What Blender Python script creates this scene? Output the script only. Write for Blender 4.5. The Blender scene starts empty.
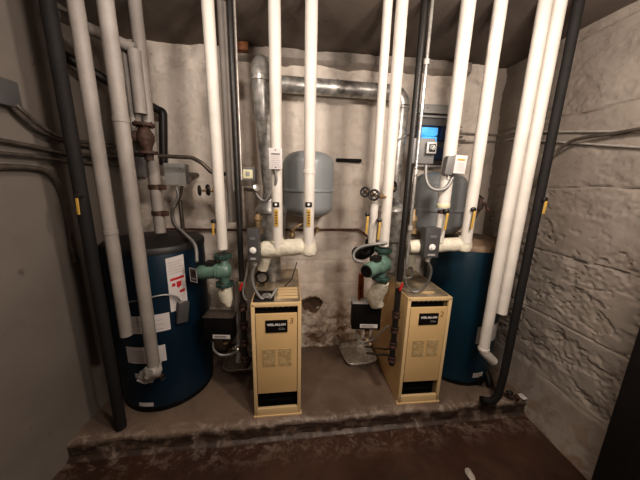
import bpy, bmesh, math, random
from mathutils import Vector, Matrix, noise
random.seed(4)
PI = math.pi
COL = bpy.context.scene.collection
# ------------------------------------------------------------------ survey of the room (metres)
F = 262.0; H = 1.47
PITCH = math.atan(F / math.hypot(27, 1179)); ROLL = math.atan(27 / 1179)
def ray(px, py):
    dx = px - 320; dy = py - 240
    c, s = math.cos(ROLL), math.sin(ROLL)
    x = (dx * c + dy * s) / F; y = (-dx * s + dy * c) / F
    return Vector((x, math.cos(PITCH) - y * math.sin(PITCH), -math.sin(PITCH) - y * math.cos(PITCH)))
def P(px, py, Y):
    a = ray(px, py); t = Y / a.y
    return Vector((a.x * t, Y, H + a.z * t))
def PZ(px, py, Z):
    a = ray(px, py); t = (Z - H) / a.z
    return Vector((a.x * t, a.y * t, Z))
def PX(px, py, X):
    a = ray(px, py); t = X / a.x
    return Vector((X, a.y * t, H + a.z * t))
def yb(x): return 2.125 + 0.11 * x                      # face of the rear wall
def PB(px, py, off=0.0):                                # a point standing `off` in front of the rear wall
    a = ray(px, py); t = (2.125 - off) / (a.y - 0.11 * a.x)
    return Vector((a.x * t, a.y * t, H + a.z * t))
CEIL = 2.36
# ------------------------------------------------------------------ materials
def mat(name, col, rough=.5, metal=0., var=.12, scale=6., bump=0., bscale=40., col2=None, lo=.35, hi=.65, emit=0, spec=.5):
    m = bpy.data.materials.new(name); m.use_nodes = True
    nt = m.node_tree; N = nt.nodes; L = nt.links
    b = N['Principled BSDF']
    tc = N.new('ShaderNodeTexCoord')
    nz = N.new('ShaderNodeTexNoise'); nz.inputs['Scale'].default_value = scale; nz.inputs['Detail'].default_value = 6
    L.new(tc.outputs['Object'], nz.inputs['Vector'])
    r = N.new('ShaderNodeValToRGB')
    c2 = col2 if col2 else tuple(max(0, c * (1 - var * 2)) for c in col)
    r.color_ramp.elements[0].position = lo; r.color_ramp.elements[1].position = hi
    r.color_ramp.elements[0].color = (*c2, 1); r.color_ramp.elements[1].color = (*col, 1)
    L.new(nz.outputs['Fac'], r.inputs['Fac']); L.new(r.outputs['Color'], b.inputs['Base Color'])
    b.inputs['Roughness'].default_value = rough; b.inputs['Metallic'].default_value = metal
    b.inputs['Specular IOR Level'].default_value = spec
    if emit:
        L.new(r.outputs['Color'], b.inputs['Emission Color']); b.inputs['Emission Strength'].default_value = emit
    if bump:
        n2 = N.new('ShaderNodeTexNoise'); n2.inputs['Scale'].default_value = bscale; n2.inputs['Detail'].default_value = 5
        L.new(tc.outputs['Object'], n2.inputs['Vector'])
        bp = N.new('ShaderNodeBump'); bp.inputs['Strength'].default_value = bump; bp.inputs['Distance'].default_value = .01
        L.new(n2.outputs['Fac'], bp.inputs['Height']); L.new(bp.outputs['Normal'], b.inputs['Normal'])
    return m
M = {}
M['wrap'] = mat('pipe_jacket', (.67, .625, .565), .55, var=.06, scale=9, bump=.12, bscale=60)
M['wrap_dim'] = mat('pipe_jacket_shaded', (.29, .26, .235), .6, var=.12, scale=7, bump=.15, bscale=50)  # darker copy of the jacket; weak light on the left put into its colour
M['plaster'] = mat('lagging_plaster', (.74, .69, .56), .8, var=.12, scale=14, bump=.6, bscale=45)
M['black'] = mat('black_iron', (.022, .019, .017), .45, var=.2, bump=.15, bscale=90)
M['rubber'] = mat('black_rubber', (.007, .006, .006), .6, var=.2, spec=.25)
M['blackfoam'] = mat('black_foam', (.012, .010, .009), .8, var=.25, bump=.3, bscale=120)
M['galv'] = mat('galvanised_sheet', (.56, .54, .51), .36, .5, var=.28, scale=22, bump=.08, bscale=30)
M['conduit'] = mat('conduit_steel', (.60, .56, .51), .38, .45, var=.15, scale=20)
M['dull_conduit'] = mat('tarnished_conduit', (.20, .17, .145), .45, .7, var=.2, scale=20)
M['flex'] = mat('flexible_conduit', (.30, .29, .275), .5, .4, var=.1)
M['tan'] = mat('tan_enamel', (.66, .465, .235), .45, var=.06, scale=3)
M['tan2'] = mat('tan_enamel_edge', (.70, .52, .29), .45, var=.05, scale=3)
M['toppan'] = mat('boiler_top_steel', (.52, .43, .31), .38, .3, var=.25, scale=12)
M['void'] = mat('opening_shade', (.012, .009, .007), .8)  # near-black colour stands in for the shade inside boiler openings
M['blue'] = mat('blue_enamel', (.0015, .018, .036), .38, var=.1, scale=3)
M['blue_r'] = mat('teal_enamel', (.002, .030, .052), .42, var=.1, scale=3)
M['tankcap'] = mat('tank_cap', (.022, .020, .020), .5, var=.2)
M['tankcap_r'] = mat('tank_cap_rust', (.30, .21, .14), .6, var=.3)
M['exp'] = mat('grey_enamel', (.30, .32, .33), .33, var=.06, scale=3)
M['green'] = mat('pump_green', (.135, .225, .18), .4, var=.15, scale=20, bump=.1)
M['greend'] = mat('pump_green_dark', (.05, .10, .08), .5, .2, var=.3, scale=30, bump=.2)
M['grey'] = mat('grey_box', (.17, .165, .16), .5, var=.08)
M['dgrey'] = mat('dark_grey_box', (.085, .082, .082), .5, var=.1)
M['lgrey'] = mat('light_grey_box', (.42, .41, .39), .45, .2, var=.06)
M['silver'] = mat('bright_steel', (.75, .73, .69), .22, .75, var=.15, scale=30)
M['paper'] = mat('label_paper', (.60, .56, .54), .6, var=.04)
M['print'] = mat('label_print', (.10, .09, .09), .6)
M['faint'] = mat('label_faint_print', (.50, .44, .44), .6)
M['red'] = mat('red_print', (.50, .03, .04), .5)
M['redh'] = mat('red_handle', (.55, .03, .03), .4)
M['yellow'] = mat('yellow_vinyl', (.58, .37, .085), .5, var=.12, scale=20)
M['copper'] = mat('copper', (.50, .20, .10), .35, 1, var=.25, scale=15)
M['brass'] = mat('brass', (.46, .33, .19), .5, .5, var=.25, scale=25)
M['rust'] = mat('rusty_iron', (.085, .045, .032), .7, .2, var=.35, scale=25, bump=.4)
M['rustpipe'] = mat('rusty_red_pipe', (.19, .085, .06), .6, .1, var=.3, scale=20)
M['white'] = mat('white_plastic', (.8, .78, .74), .4, var=.03)
M['wrapcloth'] = mat('taped_wrap', (.42, .39, .36), .6, var=.15, scale=12, bump=.4, bscale=30)
M['bluelit'] = mat('blue_cover', (.10, .42, .80), .35, var=.15, scale=10, emit=1.0)  # emission added to brighten the covers; they are not lamps
M['navy'] = mat('navy_plastic', (.02, .04, .09), .4)
M['foil'] = mat('foil_pan', (.72, .68, .62), .3, .7, var=.2, scale=40, bump=.5, bscale=90)
M['wood'] = mat('stained_wood', (.26, .105, .04), .6, var=.3, scale=20)
M['pale'] = mat('pale_yellow', (.72, .68, .46), .5, var=.05)
M['postdark'] = mat('dark_paint', (.010, .0085, .008), .55, var=.2, spec=.2)
M['badgewhite'] = mat('badge_white', (.85, .83, .80), .5, var=.02)
M['louvre2'] = mat('louvre_slat_tan', (.58, .44, .24), .5, var=.25, scale=60)
M['ink'] = mat('marker_ink', (.22, .12, .03), .6)
M['louvre'] = mat('louvre_tan', (.5, .36, .18), .5)
M['stone'] = mat('loose_mortar', (.45, .40, .35), .9, var=.2, bump=.5)

def wall_mat(name, c_hi, c_lo, stain=None, bs=1., courses=False, sheen=.75, vein=1., spot=None):
    m = bpy.data.materials.new(name); m.use_nodes = True
    nt = m.node_tree; N = nt.nodes; L = nt.links; b = N['Principled BSDF']
    b.inputs['Roughness'].default_value = sheen; b.inputs['Specular IOR Level'].default_value = .3
    tc = N.new('ShaderNodeTexCoord')
    def nz(scale, detail=8, dist=0, rough=.6):
        n = N.new('ShaderNodeTexNoise'); n.inputs['Scale'].default_value = scale; n.inputs['Detail'].default_value = detail
        n.inputs['Distortion'].default_value = dist; n.inputs['Roughness'].default_value = rough
        L.new(tc.outputs['Object'], n.inputs['Vector']); return n
    def ramp(src, a, bb, ca=(0, 0, 0, 1), cb=(1, 1, 1, 1)):
        r = N.new('ShaderNodeValToRGB'); r.color_ramp.elements[0].position = a; r.color_ramp.elements[1].position = bb
        r.color_ramp.elements[0].color = ca; r.color_ramp.elements[1].color = cb; L.new(src, r.inputs['Fac']); return r
    base = ramp(nz(2.2).outputs['Fac'], .35, .68, (*c_lo, 1), (*c_hi, 1))
    out = base.outputs['Color']
    def mix(a, col, fac, f=1.0):
        mx = N.new('ShaderNodeMix'); mx.data_type = 'RGBA'
        ml = N.new('ShaderNodeMath'); ml.operation = 'MULTIPLY'; L.new(fac, ml.inputs[0]); ml.inputs[1].default_value = f
        L.new(ml.outputs[0], mx.inputs['Factor']); L.new(a, mx.inputs['A']); mx.inputs['B'].default_value = (*col, 1)
        return mx.outputs['Result']
    sep = N.new('ShaderNodeSeparateXYZ'); L.new(tc.outputs['Object'], sep.inputs[0])
    # chipped spots
    sp = ramp(nz(16, 6, .4).outputs['Fac'], .67, .72)
    out = mix(out, tuple(c * .45 for c in c_lo), sp.outputs['Color'], .55)
    if stain:
        zlo, zhi, scol, xr = stain
        mr = N.new('ShaderNodeMapRange'); mr.inputs['From Min'].default_value = zhi; mr.inputs['From Max'].default_value = zlo
        L.new(sep.outputs['Z'], mr.inputs['Value'])
        n = ramp(nz(11, 9, .6).outputs['Fac'], .44, .60)
        mm = N.new('ShaderNodeMath'); mm.operation = 'MULTIPLY'; L.new(mr.outputs[0], mm.inputs[0]); L.new(n.outputs['Color'], mm.inputs[1])
        out = mix(out, scol, mm.outputs[0], .9)
    if spot:      # brown broken-out pocket
        c0, sx, sz = spot
        vs = N.new('ShaderNodeVectorMath'); vs.operation = 'SUBTRACT'; L.new(tc.outputs['Object'], vs.inputs[0]); vs.inputs[1].default_value = (c0.x, 0, c0.z)
        vm = N.new('ShaderNodeVectorMath'); vm.operation = 'MULTIPLY'; L.new(vs.outputs[0], vm.inputs[0]); vm.inputs[1].default_value = (1 / sx, 0, 1 / sz)
        vl = N.new('ShaderNodeVectorMath'); vl.operation = 'LENGTH'; L.new(vm.outputs[0], vl.inputs[0])
        sb = N.new('ShaderNodeMath'); sb.operation = 'MULTIPLY_ADD'; L.new(nz(9, 8).outputs['Fac'], sb.inputs[0]); sb.inputs[1].default_value = 2.2; L.new(vl.outputs['Value'], sb.inputs[2])
        rr_ = ramp(sb.outputs[0], 0, 1); mp = N.new('ShaderNodeMapRange'); mp.inputs['From Min'].default_value = 2.35; mp.inputs['From Max'].default_value = 2.2
        L.new(sb.outputs[0], mp.inputs['Value']); out = mix(out, (.10, .055, .03), mp.outputs[0], .92)
    # bump: fine grain plus cracked ridges
    n1 = nz(55 * bs, 6); n2 = nz(5, 10, .3, .7)
    r2 = N.new('ShaderNodeMath'); r2.operation = 'SUBTRACT'; L.new(n2.outputs['Fac'], r2.inputs[0]); r2.inputs[1].default_value = .5
    r3 = N.new('ShaderNodeMath'); r3.operation = 'ABSOLUTE'; L.new(r2.outputs[0], r3.inputs[0])
    r4 = ramp(r3.outputs[0], 0, .02, (1 - vein,) * 3 + (1,))
    ad = N.new('ShaderNodeMath'); ad.operation = 'MULTIPLY_ADD'; L.new(n1.outputs['Fac'], ad.inputs[0]); ad.inputs[1].default_value = .35
    L.new(r4.outputs['Color'], ad.inputs[2])
    bp = N.new('ShaderNodeBump'); bp.inputs['Strength'].default_value = .55 * bs; bp.inputs['Distance'].default_value = .006
    L.new(ad.outputs[0], bp.inputs['Height']); L.new(bp.outputs['Normal'], b.inputs['Normal'])
    L.new(out, b.inputs['Base Color'])
    return m
M['wall_back'] = wall_mat('rear_wall_paint', (.80, .72, .64), (.66, .585, .51), (.18, .62, (.19, .11, .06), None), .8, spot=(P(312, 305, 2.1), .095, .06))
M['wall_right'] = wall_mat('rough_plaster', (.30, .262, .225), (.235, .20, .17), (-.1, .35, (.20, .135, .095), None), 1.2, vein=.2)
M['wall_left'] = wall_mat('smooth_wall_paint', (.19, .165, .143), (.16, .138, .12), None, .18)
M['ceiling'] = wall_mat('ceiling_plaster', (.20, .165, .14), (.13, .105, .09), None, .4)
M['ledge'] = wall_mat('ledge_concrete', (.40, .36, .32), (.28, .24, .21), None, .8)

def floor_mat(name, hi, lo, rough, edge=None, grime=(.02, .012, .008)):
    m = bpy.data.materials.new(name); m.use_nodes = True
    nt = m.node_tree; N = nt.nodes; L = nt.links; b = N['Principled BSDF']
    tc = N.new('ShaderNodeTexCoord')
    def nz(scale, detail=8, dist=0., rgh=.6):
        n = N.new('ShaderNodeTexNoise'); n.inputs['Scale'].default_value = scale; n.inputs['Detail'].default_value = detail
        n.inputs['Distortion'].default_value = dist; n.inputs['Roughness'].default_value = rgh
        L.new(tc.outputs['Object'], n.inputs['Vector']); return n.outputs['Fac']
    def ramp(src, a, bb, ca=(0, 0, 0, 1), cb=(1, 1, 1, 1)):
        r = N.new('ShaderNodeValToRGB'); r.color_ramp.elements[0].position = a; r.color_ramp.elements[1].position = bb
        r.color_ramp.elements[0].color = ca; r.color_ramp.elements[1].color = cb; L.new(src, r.inputs['Fac']); return r.outputs['Color']
    def mth(op, a, bb):
        n = N.new('ShaderNodeMath'); n.operation = op
        for i, v in enumerate((a, bb)):
            if isinstance(v, (int, float)): n.inputs[i].default_value = v
            else: L.new(v, n.inputs[i])
        return n.outputs[0]
    def mix(a, col, fac):
        mx = N.new('ShaderNodeMix'); mx.data_type = 'RGBA'; L.new(fac, mx.inputs['Factor']); L.new(a, mx.inputs['A'])
        mx.inputs['B'].default_value = (*col, 1); return mx.outputs['Result']
    out = ramp(nz(2.6, 8, .5), .36, .66, (*lo, 1), (*hi, 1))
    out = mix(out, grime, mth('MULTIPLY', ramp(nz(5, 9, 1.), .60, .75), .55))
    sep = N.new('ShaderNodeSeparateXYZ'); L.new(tc.outputs['Object'], sep.inputs[0])
    if edge:
        lo_y, hi_y, ecol, ef = edge
        d = N.new('ShaderNodeMapRange'); d.inputs['From Min'].default_value = hi_y; d.inputs['From Max'].default_value = lo_y
        L.new(sep.outputs['Y'], d.inputs['Value'])
        f = mth('MULTIPLY', d.outputs[0], ramp(nz(13, 10, .4, .78), .50, .58))
        out = mix(out, ecol, mth('MULTIPLY', f, ef))
    if edge and edge[1] > 0:      # darker mottled riser below the worn nosing
        dd = N.new('ShaderNodeMapRange'); dd.inputs['From Min'].default_value = -.012; dd.inputs['From Max'].default_value = -.03
        L.new(sep.outputs['Z'], dd.inputs['Value'])
        out = mix(out, (.045, .028, .020), mth('MULTIPLY', dd.outputs[0], mth('ADD', ramp(nz(12, 8), .35, .6), .35)))
    L.new(out, b.inputs['Base Color'])
    L.new(ramp(nz(4, 6), .3, .7, (rough - .12,) * 3 + (1,), (rough + .15,) * 3 + (1,)), b.inputs['Roughness'])
    bp = N.new('ShaderNodeBump'); bp.inputs['Strength'].default_value = .35; bp.inputs['Distance'].default_value = .006
    L.new(nz(24, 9), bp.inputs['Height']); L.new(bp.outputs['Normal'], b.inputs['Normal'])
    return m
M['slab'] = floor_mat('platform_concrete', (.205, .15, .112), (.115, .083, .062), .5, (-.02, .09, (.42, .36, .31), .75))
M['floor'] = floor_mat('brown_floor', (.066, .033, .020), (.034, .016, .010), .42, (.0, -.20, (.24, .19, .155), .7))

# ------------------------------------------------------------------ object helpers
WM = {}
def tag(o, label=None, cat=None, group=None, kind=None):
    for k, v in (('label', label), ('category', cat), ('group', group), ('kind', kind)):
        if v: o[k] = v
    return o
def thing(name, label, cat, loc, rz=0, group=None):
    o = bpy.data.objects.new(name, None); COL.objects.link(o); o.empty_display_size = .05
    o.location = loc; o.rotation_euler = (0, 0, rz); WM[o.name] = Matrix.Translation(Vector(loc)) @ Matrix.Rotation(rz, 4, 'Z')
    return tag(o, label, cat, group)

def fillet(pts, rad, n=6):
    pts = [Vector(p) for p in pts]
    if rad <= 0 or len(pts) < 3: return pts
    out = [pts[0]]
    for i in range(1, len(pts) - 1):
        a, b, c = pts[i - 1], pts[i], pts[i + 1]
        u = (a - b); v = (c - b); lu, lv = u.length, v.length
        if lu < 1e-6 or lv < 1e-6: continue
        u /= lu; v /= lv
        ang = u.angle(v)
        if ang > PI - .05: out.append(b); continue
        d = min(rad / math.tan(ang / 2), lu * .48, lv * .48)
        p0 = b + u * d; p1 = b + v * d
        for k in range(n + 1):
            t = k / n
            out.append(p0 * (1 - t) ** 2 + b * 2 * t * (1 - t) + p1 * t * t)
    out.append(pts[-1]); return out
def smoothpath(pts, n=6):
    pts = [Vector(p) for p in pts]; Q = [pts[0]] + pts + [pts[-1]]; out = []
    for i in range(1, len(Q) - 2):
        a, b, c, d = Q[i - 1:i + 3]
        for k in range(n):
            t = k / n
            out.append(.5 * ((2 * b) + (c - a) * t + (2 * a - 5 * b + 4 * c - d) * t * t + (3 * b - a - 3 * c + d) * t ** 3))
    out.append(pts[-1]); return out

class MB:
    def __init__(s): s.bm = bmesh.new()
    def tube(s, pts, r, n=16, fil=0., caps=True, radii=None, jit=0.):
        pts = fillet(pts, fil) if fil else [Vector(p) for p in pts]
        q = [pts[0]]
        for p in pts[1:]:
            if (p - q[-1]).length > 1e-5: q.append(p)
        pts = q; rings = []
        t0 = (pts[1] - pts[0]).normalized()
        ref = Vector((0, 0, 1)) if abs(t0.z) < .9 else Vector((1, 0, 0))
        nrm = t0.cross(ref).normalized()
        for i, p in enumerate(pts):
            if i == 0: t = t0
            elif i == len(pts) - 1: t = (pts[-1] - pts[-2]).normalized()
            else: t = ((pts[i + 1] - p).normalized() + (p - pts[i - 1]).normalized()).normalized()
            nrm = (nrm - t * nrm.dot(t)).normalized(); bn = t.cross(nrm)
            rr = radii[i] if radii else r
            ring = []
            for k in range(n):
                a = 2 * PI * k / n
                j = 1 + (jit * noise.noise(p * 25 + Vector((math.cos(a), math.sin(a), 0)) * 1.3) if jit else 0)
                ring.append(s.bm.verts.new(p + (nrm * math.cos(a) + bn * math.sin(a)) * rr * j))
            rings.append(ring)
        for a, b in zip(rings, rings[1:]):
            for k in range(n): s.bm.faces.new((a[k], a[(k + 1) % n], b[(k + 1) % n], b[k]))
        if caps:
            s.bm.faces.new(list(reversed(rings[0]))); s.bm.faces.new(rings[-1])
        return s
    def cyl(s, a, b, r, r2=None, n=20):
        return s.tube([a, b], r, n, radii=[r, r if r2 is None else r2])
    def vpipe(s, x, y, z0, z1, r, n=18, jit=.03, seg=.06, lean=(0, 0)):
        k = max(2, int((z1 - z0) / seg)); zs = [z0 + (z1 - z0) * i / k for i in range(k + 1)]
        return s.tube([(x + lean[0] * (z - z0), y + lean[1] * (z - z0), z) for z in zs], r, n, jit=jit)
    def box(s, c, size, rot=None, bev=0.):
        g = bmesh.ops.create_cube(s.bm, size=1.0); vs = g['verts']
        for v in vs: v.co = Vector((v.co.x * size[0], v.co.y * size[1], v.co.z * size[2]))
        if bev:
            es = list({e for v in vs for e in v.link_edges})
            r = bmesh.ops.bevel(s.bm, geom=es, offset=bev, segments=2, affect='EDGES', profile=.6)
            vs = list({v for f in r['faces'] for v in f.verts} | {v for v in vs if v.is_valid})
        m = Matrix.Translation(Vector(c))
        if rot is not None: m = m @ (rot if isinstance(rot, Matrix) else Matrix.Rotation(rot, 4, 'Z'))
        for v in vs: v.co = m @ v.co
        return s
    def lathe(s, prof, origin, axis=(0, 0, 1), n=32):
        ax = Vector(axis).normalized(); ref = Vector((0, 0, 1)) if abs(ax.z) < .9 else Vector((1, 0, 0))
        u = ax.cross(ref).normalized(); v = ax.cross(u); o = Vector(origin); rings = []
        for r, h in prof:
            if r < 1e-6: rings.append([s.bm.verts.new(o + ax * h)])
            else: rings.append([s.bm.verts.new(o + ax * h + (u * math.cos(2 * PI * k / n) + v * math.sin(2 * PI * k / n)) * r) for k in range(n)])
        for a, b in zip(rings, rings[1:]):
            for k in range(n):
                k2 = (k + 1) % n
                if len(a) == 1 and len(b) == 1: continue
                if len(a) == 1: s.bm.faces.new((a[0], b[k2], b[k]))
                elif len(b) == 1: s.bm.faces.new((a[k], a[k2], b[0]))
                else: s.bm.faces.new((a[k], a[k2], b[k2], b[k]))
        if len(rings[0]) > 1: s.bm.faces.new(list(reversed(rings[0])))
        if len(rings[-1]) > 1: s.bm.faces.new(rings[-1])
        return s
    def ring(s, c, axis, R, r, n=20, m=8):
        ax = Vector(axis).normalized(); ref = Vector((0, 0, 1)) if abs(ax.z) < .9 else Vector((1, 0, 0))
        u = ax.cross(ref).normalized(); v = ax.cross(u); c = Vector(c); R_ = []
        for k in range(n):
            a = 2 * PI * k / n; d = u * math.cos(a) + v * math.sin(a)
            R_.append([s.bm.verts.new(c + d * (R + r * math.cos(2 * PI * j / m)) + ax * r * math.sin(2 * PI * j / m)) for j in range(m)])
        for k in range(n):
            a, b = R_[k], R_[(k + 1) % n]
            for j in range(m): s.bm.faces.new((a[j], a[(j + 1) % m], b[(j + 1) % m], b[j]))
        return s
    def grid(s, fn, nu, nv):
        g = [[s.bm.verts.new(fn(i / nu, j / nv)) for j in range(nv + 1)] for i in range(nu + 1)]
        for i in range(nu):
            for j in range(nv): s.bm.faces.new((g[i][j], g[i + 1][j], g[i + 1][j + 1], g[i][j + 1]))
        return s
    def xf(s, m):
        for v in s.bm.verts: v.co = m @ v.co
        return s
    def build(s, name, material, parent=None, sharp=38, recalc=True, **kw):
        bm = s.bm
        if recalc: bmesh.ops.recalc_face_normals(bm, faces=bm.faces)
        bm.normal_update()
        for f in bm.faces: f.smooth = True
        for e in bm.edges:
            if len(e.link_faces) == 2 and e.calc_face_angle(0) > math.radians(sharp): e.smooth = False
        me = bpy.data.meshes.new(name)
        o = bpy.data.objects.new(name, me); COL.objects.link(o)
        if parent is not None:
            W = WM[parent.name]; bmesh.ops.transform(bm, matrix=W.inverted(), verts=bm.verts)
            o.parent = parent; WM[o.name] = W
        elif not kw.pop('world', False):
            xs = [v.co for v in bm.verts]
            L = Vector(((min(v.x for v in xs) + max(v.x for v in xs)) / 2, (min(v.y for v in xs) + max(v.y for v in xs)) / 2, min(v.z for v in xs)))
            bmesh.ops.translate(bm, vec=-L, verts=bm.verts); o.location = L; WM[o.name] = Matrix.Translation(L)
        bm.to_mesh(me); bm.free()
        me.materials.append(M[material] if isinstance(material, str) else material)
        if kw: tag(o, kw.get('label'), kw.get('cat'), kw.get('group'), kw.get('kind'))
        return o
def copy_tree(o, parent=None):
    c = o.copy(); COL.objects.link(c)
    if parent: c.parent = parent
    for ch in [x for x in bpy.data.objects if x.parent == o]: copy_tree(ch, c)
    return c
def text(name, body, size, material, parent, M4, squash=1., bold=0.):
    cu = bpy.data.curves.new(name, 'FONT'); cu.body = body; cu.size = size; cu.align_x = 'CENTER'; cu.align_y = 'CENTER'; cu.extrude = .0004; cu.offset = bold
    t = bpy.data.objects.new(name, cu); COL.objects.link(t)
    dg = bpy.context.evaluated_depsgraph_get()
    me = bpy.data.meshes.new_from_object(t.evaluated_get(dg)); bpy.data.objects.remove(t); bpy.data.curves.remove(cu)
    me.transform(WM[parent.name].inverted() @ M4 @ Matrix.Diagonal((squash, 1, 1, 1)))
    o = bpy.data.objects.new(name, me); COL.objects.link(o); o.parent = parent; WM[o.name] = WM[parent.name]
    me.materials.clear(); me.materials.append(M[material]); return o
FACE = Matrix.Rotation(PI / 2, 4, 'X')       # text lying in XZ, read from -Y
def frame(c, rz=0, tilt=0):
    return Matrix.Translation(Vector(c)) @ Matrix.Rotation(rz, 4, 'Z') @ Matrix.Rotation(tilt, 4, 'X')

# ------------------------------------------------------------------ the setting
def ridge(p, s=6.):
    return 1 - min(1, abs(noise.noise(p * s)) * 5)
def sstep(a, b, x):
    t = max(0., min(1., (x - a) / (b - a))); return t * t * (3 - 2 * t)
def chip(p):
    # patches where the skin coat has come away, with crisp edges and a coarse bed
    q = noise.fractal(p * 4.2 + Vector((11, 2, 5)), .9, 2.2, 5)
    k = sstep(.12, .17, q)
    q2 = noise.fractal(p * 13 + Vector((1, 22, 5)), .9, 2.2, 4)
    k2 = sstep(.28, .34, q2)
    return -k * (.006 + .006 * noise.noise(p * 40)) - k2 * .004
def rough(p, amt=1., soft=1.):
    m = noise.fractal(p * 2.3 + Vector((4, 7, 1)), 1., 2., 3)
    mask = max(0., min(1., .5 + m * 1.8))
    d = chip(p) + soft * mask * (.008 * noise.fractal(p * 9, .8, 2.1, 5) + .004 * noise.fractal(p * 34, .7, 2., 3))
    w = p + Vector((noise.noise(p * 3), noise.noise(p * 3 + Vector((9, 0, 0))), 0)) * .1
    cr = .4 * ridge(Vector((w.x * 1.0, w.y * .8 + w.z * .9, w.z * 2.2)), 2.6) ** 3
    d -= .014 * cr * mask * soft
    return d * amt
def back_fn(u, v):
    x = -1.46 + 3.02 * u; z = -.02 + 2.40 * v; p = Vector((x, 0, z))
    d = .35 * rough(p + Vector((20, 3, 0)), 1.)
    # block courses
    zc = (z % .205) ; off = .2 if int(z / .205) % 2 else 0.; xc = ((x + off + 5) % .41)
    for q in (zc, xc):
        if q < .014: d -= .0035 * (1 - q / .014)
    lowm = max(0, min(1, (.42 - z) / .2)) * max(0, 1 - abs(x - .25) / .75)
    d += lowm * (.022 * noise.fractal(p * 8, .8, 2.1, 5) + .012 * noise.noise(p * 28))
    if z > 2.16: d += (.012 + .03 * noise.noise(p * 9)) * min(1, (z - 2.16) / .05)
    c = P(313, 305, 2.1); hx = (x - c.x) / .085; hz = (z - c.z) / .055      # broken-out pocket beside the tan boiler
    h = 1 - (hx * hx + hz * hz) + .5 * noise.noise(p * 22)
    if h > 0: d -= .045 * min(1, h * 3)
    return Vector((x, yb(x) - d, z))
wb = MB().grid(back_fn, 330, 260).build('wall_back', 'wall_back', world=True, kind='structure')
pocket = P(313, 305, 2.1)
def right_fn(u, v):
    y = -1.2 + 3.62 * u; z = -.13 + 2.52 * v; p = Vector((0, y, z))
    x = 1.575 - .115 * max(0, y - 1.2) - .035 * z / 2.3
    zf_ = .20 + .05 * noise.noise(p * 3)
    k = max(0, min(1, (z - zf_) / .05))
    hi = max(0, min(1, (1.5 - z) / .5))
    d = rough(Vector((0, y * .95, z * 1.3)), .6 + .9 * hi, .45) * (.12 + .88 * k)
    zc = abs(((z + .015 * noise.noise(p * 5)) % .42) - .21)
    if zc < .010: d -= .010 * (1 - zc / .010) * k
    d += .012 * (1 - k) + .06 * max(0, (zf_ - z) / .3) ** 1.3
    return Vector((x - d, y, z))
MB().grid(right_fn, 420, 290).build('wall_right', 'wall_right', world=True, kind='structure')
def left_fn(u, v):
    y = -1.2 + 3.4 * u; z = -.13 + 2.52 * v; p = Vector((3, y, z))
    return Vector((-1.41 + .004 * noise.fractal(p * 3, 1, 2, 3) + .02 * max(0, (.06 - z)) / .16, y, z))
MB().grid(left_fn, 80, 60).build('wall_left', 'wall_left', world=True, kind='structure')
MB().box((0, -1.25, 1.12), (3.3, .1, 2.5)).build('wall_front', 'wall_left', world=True, kind='structure')
def ceil_fn(u, v):
    x = -1.5 + 3.15 * u; y = -1.25 + 3.65 * v; p = Vector((x, y, 0))
    return Vector((x, y, CEIL + .006 * noise.fractal(p * 2.5, 1, 2, 4)))
MB().grid(ceil_fn, 60, 60).build('ceiling', 'ceiling', world=True, kind='structure')
MB().box((0, .55, CEIL + .1), (3.3, 3.9, .1)).build('ceiling.001', 'ceiling', world=True, kind='structure')
# concrete ledge under the ceiling along the rear wall
def ledge_fn(u, v):
    x = -.62 + 1.72 * u; a = v; p = Vector((x, a, 5))
    prof = [(.0, CEIL + .01), (.06, CEIL - .0), (.065, CEIL - .06), (.02, CEIL - .085), (-.02, CEIL - .09)]
    t = a * 4; i = min(3, int(t)); f = t - i
    off = prof[i][0] * (1 - f) + prof[i + 1][0] * f; z = prof[i][1] * (1 - f) + prof[i + 1][1] * f
    n_ = noise.fractal(p * 6, 1, 2, 4)
    return Vector((x, yb(x) - off - .008 * n_, z + .012 * n_))
MB().grid(ledge_fn, 120, 12).build('trim_1', 'ledge', world=True, kind='structure')
# lower floor and raised concrete platform; both meshes keep the step edge as their local X axis
ang = math.atan2(1.567 - 1.209, 1.486 + 1.232); E0 = Vector((0, 1.372, 0))
MW = Matrix.Translation(E0) @ Matrix.Rotation(ang, 4, 'Z')
def edge_obj(mb, name, material):
    mb.xf(MW.inverted()); o = mb.build(name, material, world=True, kind='structure'); o.location = E0; o.rotation_euler = (0, 0, ang)
    return o
def low_fn(u, v):
    x = -1.7 + 3.6 * u; y = -1.3 + 3.1 * v; p = Vector((x, y, 2))
    return Vector((x, y, -.10 + .004 * noise.fractal(p * 2.5, 1, 2, 4)))
edge_obj(MB().grid(low_fn, 90, 90), 'floor', 'floor')
def plat_fn(u, v):
    lx = -1.75 + 3.6 * u
    n_ = noise.fractal(Vector((lx * 4, 1, 2)), 1, 2, 4)
    n3 = noise.fractal(Vector((lx * 11, v * 30, 2)), 1, 2, 4)
    e = .016 * n_
    prof = [(-.045, -.125), (-.035, -.098), (-.012, -.085), (e - .002, -.055), (e, -.028), (e + .014, -.008), (e + .035, -.001), (.08, 0)]
    if v < .4:
        t = v / .4 * 7; i = min(6, int(t)); f = t - i
        ly = prof[i][0] * (1 - f) + prof[i + 1][0] * f; z = prof[i][1] * (1 - f) + prof[i + 1][1] * f
        k = math.sin(PI * v / .4); ly += .007 * n3 * k; z += .006 * n3 * k
    else:
        ly = .08 + (v - .4) / .6 * 1.15; z = 0.003 * noise.fractal(Vector((lx * 2, ly * 2, 0)), 1, 2, 3) * min(1, (v - .4) * 8)
    return MW @ Vector((lx, ly, z))
edge_obj(MB().grid(plat_fn, 300, 60), 'floor.001', 'slab')
# dark door post close to the camera on the right
pe = P(616, 400, .8)
MB().box((pe.x + .15, .76, 1.12), (.30, .08, 2.46), bev=.004).build('trim_2', 'postdark', world=True, kind='structure')

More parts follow.
